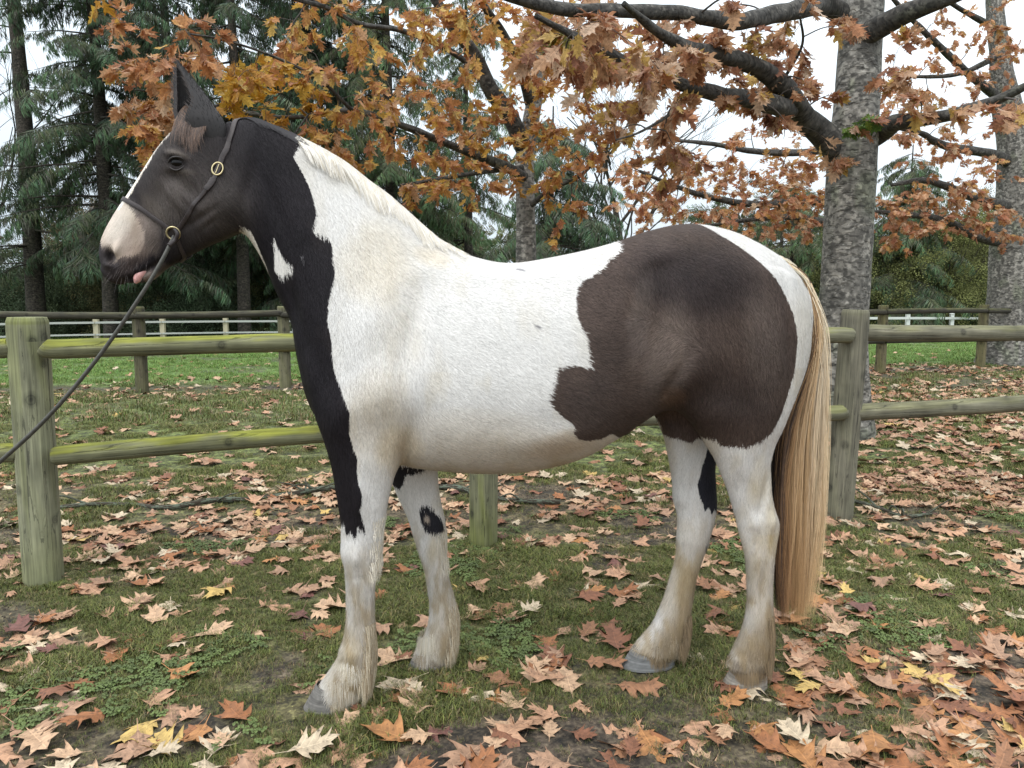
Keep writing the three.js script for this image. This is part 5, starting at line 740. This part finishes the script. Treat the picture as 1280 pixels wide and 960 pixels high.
oak({ name: 'oak_tree', label: 'oak with grey spotted trunk and tan leaves at the right edge, beyond the second fence', seed: 47, tones: 'tan', size: .14, bark: BARK_A,
  trunk: { pts: px3([[1254, 461, 15.8], [1258, 400, 15.8], [1262, 320, 15.8], [1270, 250, 15.8], [1270, 190, 15.8], [1258, 130, 15.8], [1249, 60, 15.8], [1243, 0, 15.8], [1240, -90, 15.8]]), r: [.46, .4, .37, .35, .33, .25, .18, .15, .1] },
  limbs: [
    { pts: px3([[1268, 205], [1235, 192], [1180, 182], [1150, 166], [1120, 160]], 15.8, 14.2), r0: .13, r1: .03 }, { pts: px3([[1256, 128], [1215, 96], [1172, 56], [1130, 14], [1100, -20]], 15.8, 14.2), r0: .1, r1: .03 }, { pts: px3([[1246, 36], [1205, 14], [1160, -15]], 15.7, 14.6), r0: .07, r1: .03 },
    { pts: px3([[1266, 303], [1225, 297], [1180, 276], [1132, 268], [1090, 264]], 15.8, 13.6), r0: .13, r1: .03 }, { pts: px3([[1268, 262], [1215, 246], [1160, 226], [1115, 231]], 15.8, 13.8), r0: .13, r1: .03 }, { pts: px3([[1275, 190], [1300, 150], [1330, 110]], 15.8, 15), r0: .14, r1: .05 }, { pts: px3([[1248, 70], [1200, 92], [1150, 96], [1110, 92]], 15.6, 14.4), r0: .06, r1: .02 },
  ],
  blobs: [[1180, 265, 75, 26, 13.2, 15.2, 70], [1120, 276, 40, 32, 13.2, 14.6, 40], [1235, 245, 34, 50, 13.4, 15.2, 26], [1150, 200, 50, 50, 13.6, 15.2, 18], [1215, 70, 60, 60, 13.4, 15.2, 34], [1115, 120, 26, 50, 14, 15, 12], [1175, 140, 60, 55, 13.2, 15.2, 44], [1150, 40, 45, 40, 13.4, 15, 16], [1205, 205, 45, 30, 13.2, 15, 18], [1260, 50, 26, 60, 14, 15.2, 14], [1270, 290, 20, 30, 14, 15, 10]] });
oak({ name: 'oak_tree', label: 'orange-leaved oak in the lane behind the horse’s rump, its trunk hidden by the large oak', seed: 66, tones: 'tan', size: .125, bark: BARK_B,
  trunk: { pts: px3([[1062, 476, 13], [1062, 400, 13], [1060, 300, 13], [1062, 200, 13], [1068, 100, 13], [1070, 0, 13]]), r: [.24, .22, .2, .17, .13, .08] },
  limbs: [{ pts: px3([[1060, 262], [1010, 250], [950, 256], [885, 246], [842, 232], [800, 214]], 12.9, 10.8), r0: .09, r1: .02 }, { pts: px3([[1060, 285], [1000, 272], [935, 275], [870, 285]], 12.9, 11.2), r0: .07, r1: .02 }, { pts: px3([[1062, 180], [1010, 190], [950, 190], [890, 180], [840, 175]], 12.9, 10.8), r0: .08, r1: .02 }],
  blobs: [[905, 240, 125, 42, 10.2, 12.6, 112], [820, 215, 50, 40, 10.2, 11.8, 26], [965, 195, 60, 45, 10.6, 12.4, 44], [1000, 255, 45, 50, 11, 12.8, 38], [880, 285, 90, 18, 10.8, 12.4, 20], [770, 240, 20, 30, 10.4, 11.4, 5]] });

// ---------------------------------------------------------------- conifers, bushes, bare trees and the wood behind
const FROND = (() => { const R = rng(17), b = new Build(); const kite = (x, y, z, dx, dy, dz, w, c) => { const l = Math.hypot(dx, dz) || 1, sx = -dz / l * w, sz = dx / l * w, q = b.vert(x, y, z, mul(c, .75)); b.vert(x + dx * .4 + sx, y + dy * .35, z + dz * .4 + sz, c); b.vert(x + dx * .4 - sx, y + dy * .35, z + dz * .4 - sz, c); b.vert(x + dx, y + dy, z + dz, mul(c, 1.15)); b.tri(q, q + 1, q + 2); b.tri(q + 1, q + 3, q + 2); };
  for (let k = 0; k < 26; k++) { const f = k / 25, x = f, y = -.28 * f * f, side = k % 2 ? 1 : -1, l = (.5 - .36 * f) * (.6 + R() * .6), a = .6 + R() * .5, c = [.8 + R() * .4, .8 + R() * .4, .8 + R() * .4]; const ex = x + Math.cos(a) * l, ez = side * Math.sin(a) * l; kite(x, y, 0, ex - x, -.1 - R() * .16, ez, .016, c); for (let j = 0; j < 4; j++) { const g = .25 + R() * .75; kite(lerp(x, ex, g), y - .12 * g, ez * g, (R() - .2) * .14, -.1 - R() * .2, (R() - .5) * .2, .013, c); } }
  return b.geo(); })();
const FROND_MAT = new THREE.MeshPhysicalMaterial({ vertexColors: true, roughness: .85, specularIntensity: .3, transmission: .15, thickness: 0 });
const PINE_BARK = std({ map: barkTex(11, 0), bumpMap: barkBump, bumpScale: .02, color: new THREE.Color(.3, .265, .235), roughness: 1 });
function conifer(label, [px, d, H, Rm, h0, den, tone, trunkR = .012 * H], seed) {
  const base = at(px, 420, d); base.y = heightAt(base.x, base.z); const g = thing('conifer_tree', label, 'tree', base), R = rng(seed), list = [], br = [];
  mesh('trunk', tube([V(0, -.2, 0), V(.05, H * .3, 0), V(-.03, H * .65, .05), V(0, H, 0)], [trunkR * 1.25, trunkR, trunkR * .6, .02], { seg: 20, per: 8, bump: (a, l) => 1 + (noise(a * 4, l * 3) - .5) * .12 }), PINE_BARK, g);
  for (let h = h0; h < H - .3; h += .19 / den * (.7 + .6 * R())) for (let k = 0; k < 2; k++) {
    const f = (h - h0) / (H - h0), len = Rm * Math.pow(1 - f, .75) * (.55 + .55 * R()) + .25, a = R() * 6.283, up = .12 - .3 * R(), dx = Math.cos(a), dz = Math.sin(a), P = (t) => V(dx * len * t, h + len * (up * t - .32 * t * t + .1 * t * t * t), dz * len * t);
    br.push(tube([P(0), P(.5), P(1)], [.012 + .012 * len, .008 + .006 * len, .006], { seg: 5, per: 2, cap: false }));
    if (R() > den + .35) continue;
    const n = Math.max(2, Math.ceil(len * 3.4 * den)); for (let q = 0; q <= n; q++) { const t = .18 + .82 * q / n, p = P(Math.min(1, t)), y = -a + (R() - .5) * 1.9 * (q < n ? 1 : .2); list.push([p, [(R() - .5) * .7, y, -.1 - R() * .55], (.65 + R() * .6) * (.7 + .1 * len), mul(tone, .6 + R() * .75)]); }
  }
  kind(mesh('branches', mergeGeometries(br), PINE_BARK, g), 'stuff'); scatter('crown', FROND, FROND_MAT, list, g); return list.length;
}
const DK = [.085, .118, .066], MID = [.11, .146, .072], OLV = [.15, .16, .055], BRN = [.17, .135, .08];
let fronds = 0;
[['tall thin fir with a bare grey trunk at the left edge of the picture', [47, 26, 22, 2.4, 2.6, .3, DK, .25]], ['dense dark fir behind the horse’s muzzle', [140, 25, 21, 3.0, 3.0, .85, DK, .2]], ['broad dark fir behind the horse’s face and ear', [226, 30, 22, 3.5, 3.8, .8, MID, .2]], ['fir whose lower trunk shows under the horse’s throat', [306, 25, 18, 2.8, 3.6, .8, DK, .17]], ['dark fir behind the dark part of the horse’s neck', [392, 30, 22, 3.8, 2, 1, DK]], ['fir seen through the golden leaves above the horse’s mane', [490, 28, 18, 3.3, 1.2, .85, MID]], ['far fir seen through the golden leaves above the horse’s withers', [585, 33, 15, 3.2, .8, .7, MID]], ['drooping spruce right behind the slim golden oak’s trunk', [690, 22, 6.8, 2.6, .3, 1.05, DK]], ['dark drooping fir between the large oak and the right-hand oak', [1128, 31, 7.6, 2.3, .7, 1.2, mix(DK, MID, .5)]], ['dark fir low behind the horse’s rump', [985, 33, 6.8, 3, .4, .9, MID]], ['fir in the gap at the far right, behind the right-hand oak', [1345, 34, 13, 3.6, .8, .9, MID]]].forEach(([l, o], i) => { fronds += conifer(l, o, 600 + i * 7); });
// bushes: clumps of small leaves on thin stems
const SPRIG = (() => { const R = rng(23), b = new Build(); for (let k = 0; k < 34; k++) { const a = R() * 6.283, e = (R() - .3) * 2, r = .25 + R() * .75, x = Math.cos(a) * Math.cos(e) * r, y = Math.sin(e) * r, z = Math.sin(a) * Math.cos(e) * r, c = mul([1, 1, 1], .7 + R() * .6), l = .12 + R() * .1, w = .045, t = R() * 6.28, dx = Math.cos(t) * l, dz = Math.sin(t) * l, dy = (R() - .6) * l, q = b.vert(x, y, z, c); b.vert(x + dx * .5 - dz * .35, y + dy * .5 + .02, z + dz * .5 + dx * .35, c); b.vert(x + dx * .5 + dz * .35, y + dy * .5, z + dz * .5 - dx * .35, c); b.vert(x + dx, y + dy, z + dz, c); b.tri(q, q + 1, q + 2); b.tri(q + 1, q + 3, q + 2); } return b.geo(); })();
function bush(label, [px, d, H, Rm, tone, n], seed, group) {
  const base = at(px, 420, d); base.y = heightAt(base.x, base.z); const g = thing('bush', label, 'bush', base), R = rng(seed), list = [], st = [];
  for (let k = 0; k < 14; k++) { const a = R() * 6.283, r = Rm * .7 * Math.sqrt(R()), h = H * (.55 + .4 * R()); st.push(tube([V(0, -.1, 0), V(Math.cos(a) * r * .4, h * .5, Math.sin(a) * r * .4), V(Math.cos(a) * r, h, Math.sin(a) * r)], [.04, .025, .008], { seg: 5, per: 3, cap: false })); }
  for (let k = 0; k < n * 1.9; k++) { const a = R() * 6.283, f = R(), lump = .75 + .5 * noise(a * 2 + seed, f * 4), r = Rm * Math.sqrt(R()) * Math.pow(1 - f * f * .85, .5) * lump, y = H * f * lump; list.push([V(Math.cos(a) * r, y, Math.sin(a) * r), [R() * 6, R() * 6, R() * 6], .2 + R() * .2, mul(tone, .4 + R() * 1.0)]); }
  kind(mesh('stems', mergeGeometries(st), PINE_BARK, g), 'stuff'); scatter('crown', SPRIG, FROND_MAT, list, g);
}
[['dark evergreen bush low at the left edge, behind the fences', [10, 28, 2.8, 3.2, DK, 900]], ['dark bush between the two left-hand fir trunks', [85, 29, 3, 2.2, MID, 700]], ['brown thicket left of the horse’s muzzle', [95, 31, 5.2, 2.6, BRN, 650]], ['olive thicket below the horse’s muzzle', [185, 30, 3.6, 3, mix(OLV, BRN, .5), 800]], ['dark spreading evergreen under the horse’s chin', [235, 27, 3, 2.3, DK, 900]], ['olive bush under the horse’s throat', [290, 30, 3.9, 3, mix(OLV, BRN, .4), 800]], ['olive-brown thicket in front of the horse’s chest', [355, 31, 4, 3, mix(OLV, MID, .4), 800]], ['tall olive-green bush right of the large oak', [1175, 31, 4.9, 3, OLV, 1300]], ['tall yellowish bush right of the tall olive-green one', [1232, 33, 5.2, 3, mix(OLV, BRN, .3), 1300]], ['low dark bush in front of the tall olive ones at right', [1205, 32, 2.6, 2.2, DK, 800]], ['olive bush behind the tail', [1060, 32, 4.4, 3, OLV, 900]], ['low dark bush half behind the right-hand oak', [1290, 33, 3, 2.4, MID, 800]]].forEach(([l, o], i) => bush(l, o, 900 + i * 5));
{ // bare trees against the white sky
  const bare = (label, px, d, H, seed) => { const base = at(px, 420, d); base.y = heightAt(base.x, base.z); const g = thing('bare_tree', label, 'tree', base), R = rng(seed), out = []; const grow = (p, dir, len, r, lev) => { const m = p.clone().addScaledVector(dir, len * .5).add(V((R() - .5) * .12 * len, 0, (R() - .5) * .12 * len)), e = p.clone().addScaledVector(dir, len).add(V((R() - .5) * .2 * len, .05 * len, (R() - .5) * .2 * len)); if (lev) out.push(tube([p, m, e], [r, r * .8, r * .55], { seg: 5, per: 2, cap: false })); else mesh('trunk', tube([p, m, e], [r, r * .85, r * .6], { seg: 12, per: 6 }), PINE_BARK, g); if (lev > 4) return; const n = lev ? 3 : 7; for (let k = 0; k < n; k++) { const f = lev ? .35 + .65 * R() : .35 + .65 * (k + R()) / n, q = p.clone().lerp(e, f), nd = dir.clone().multiplyScalar(.75).add(V((R() - .5) * 1.8, R() * .45, (R() - .5) * 1.8)).normalize(); grow(q, nd, len * (.5 + R() * .25), r * .5, lev + 1); } }; grow(V(0, -.1, 0), V(0, 1, 0), H * .55, .12, 0); kind(mesh('branches', mergeGeometries(out), PINE_BARK, g), 'stuff'); };
  bare('bare leafless tree behind the horse’s back, in the bright gap right of the slim oak', 775, 27, 8.5, 5); bare('bare leafless tree in the bright gap at the left edge', 8, 29, 11, 9);
}
{ // the far wood closing the view
  const R = rng(55), list = [], tr = []; for (let k = 0; k < 8000; k++) { const x = -75 + R() * 150, d = 40 + R() * 16, p = 640 + FOCAL * x / d, gap = step(60, 0, Math.abs(p - 765)) * .45 + step(95, 10, Math.abs(p - 25)) * .62, H = (3.2 + 5.5 * noise(x * .22, 4)) * (1 - gap); const t = R(); list.push([V(x, H * Math.pow(R(), 1.2), -d), [R() * 6, R() * 6, R() * .8], 1 + R() * 1.1, mul(t < .45 ? MID : t < .75 ? OLV : BRN, .5 + R() * .7)]); if (k % 40 === 0) tr.push(tube([V(x, -1, -d), V(x + .2, H * .7, -d)], [.16, .08], { seg: 6, per: 1, curve: false })); }
  const im = scatter('distant_wood', FROND, FROND_MAT, list, scene, 'mixed far-off wood closing the view behind the white fence');
  tag(kind(mesh('distant_trunks', mergeGeometries(tr), PINE_BARK), 'stuff'), 'thin trunks of the far-off wood behind the white fence');
}
console.log('fronds', fronds);
renderer.render(scene, camera);
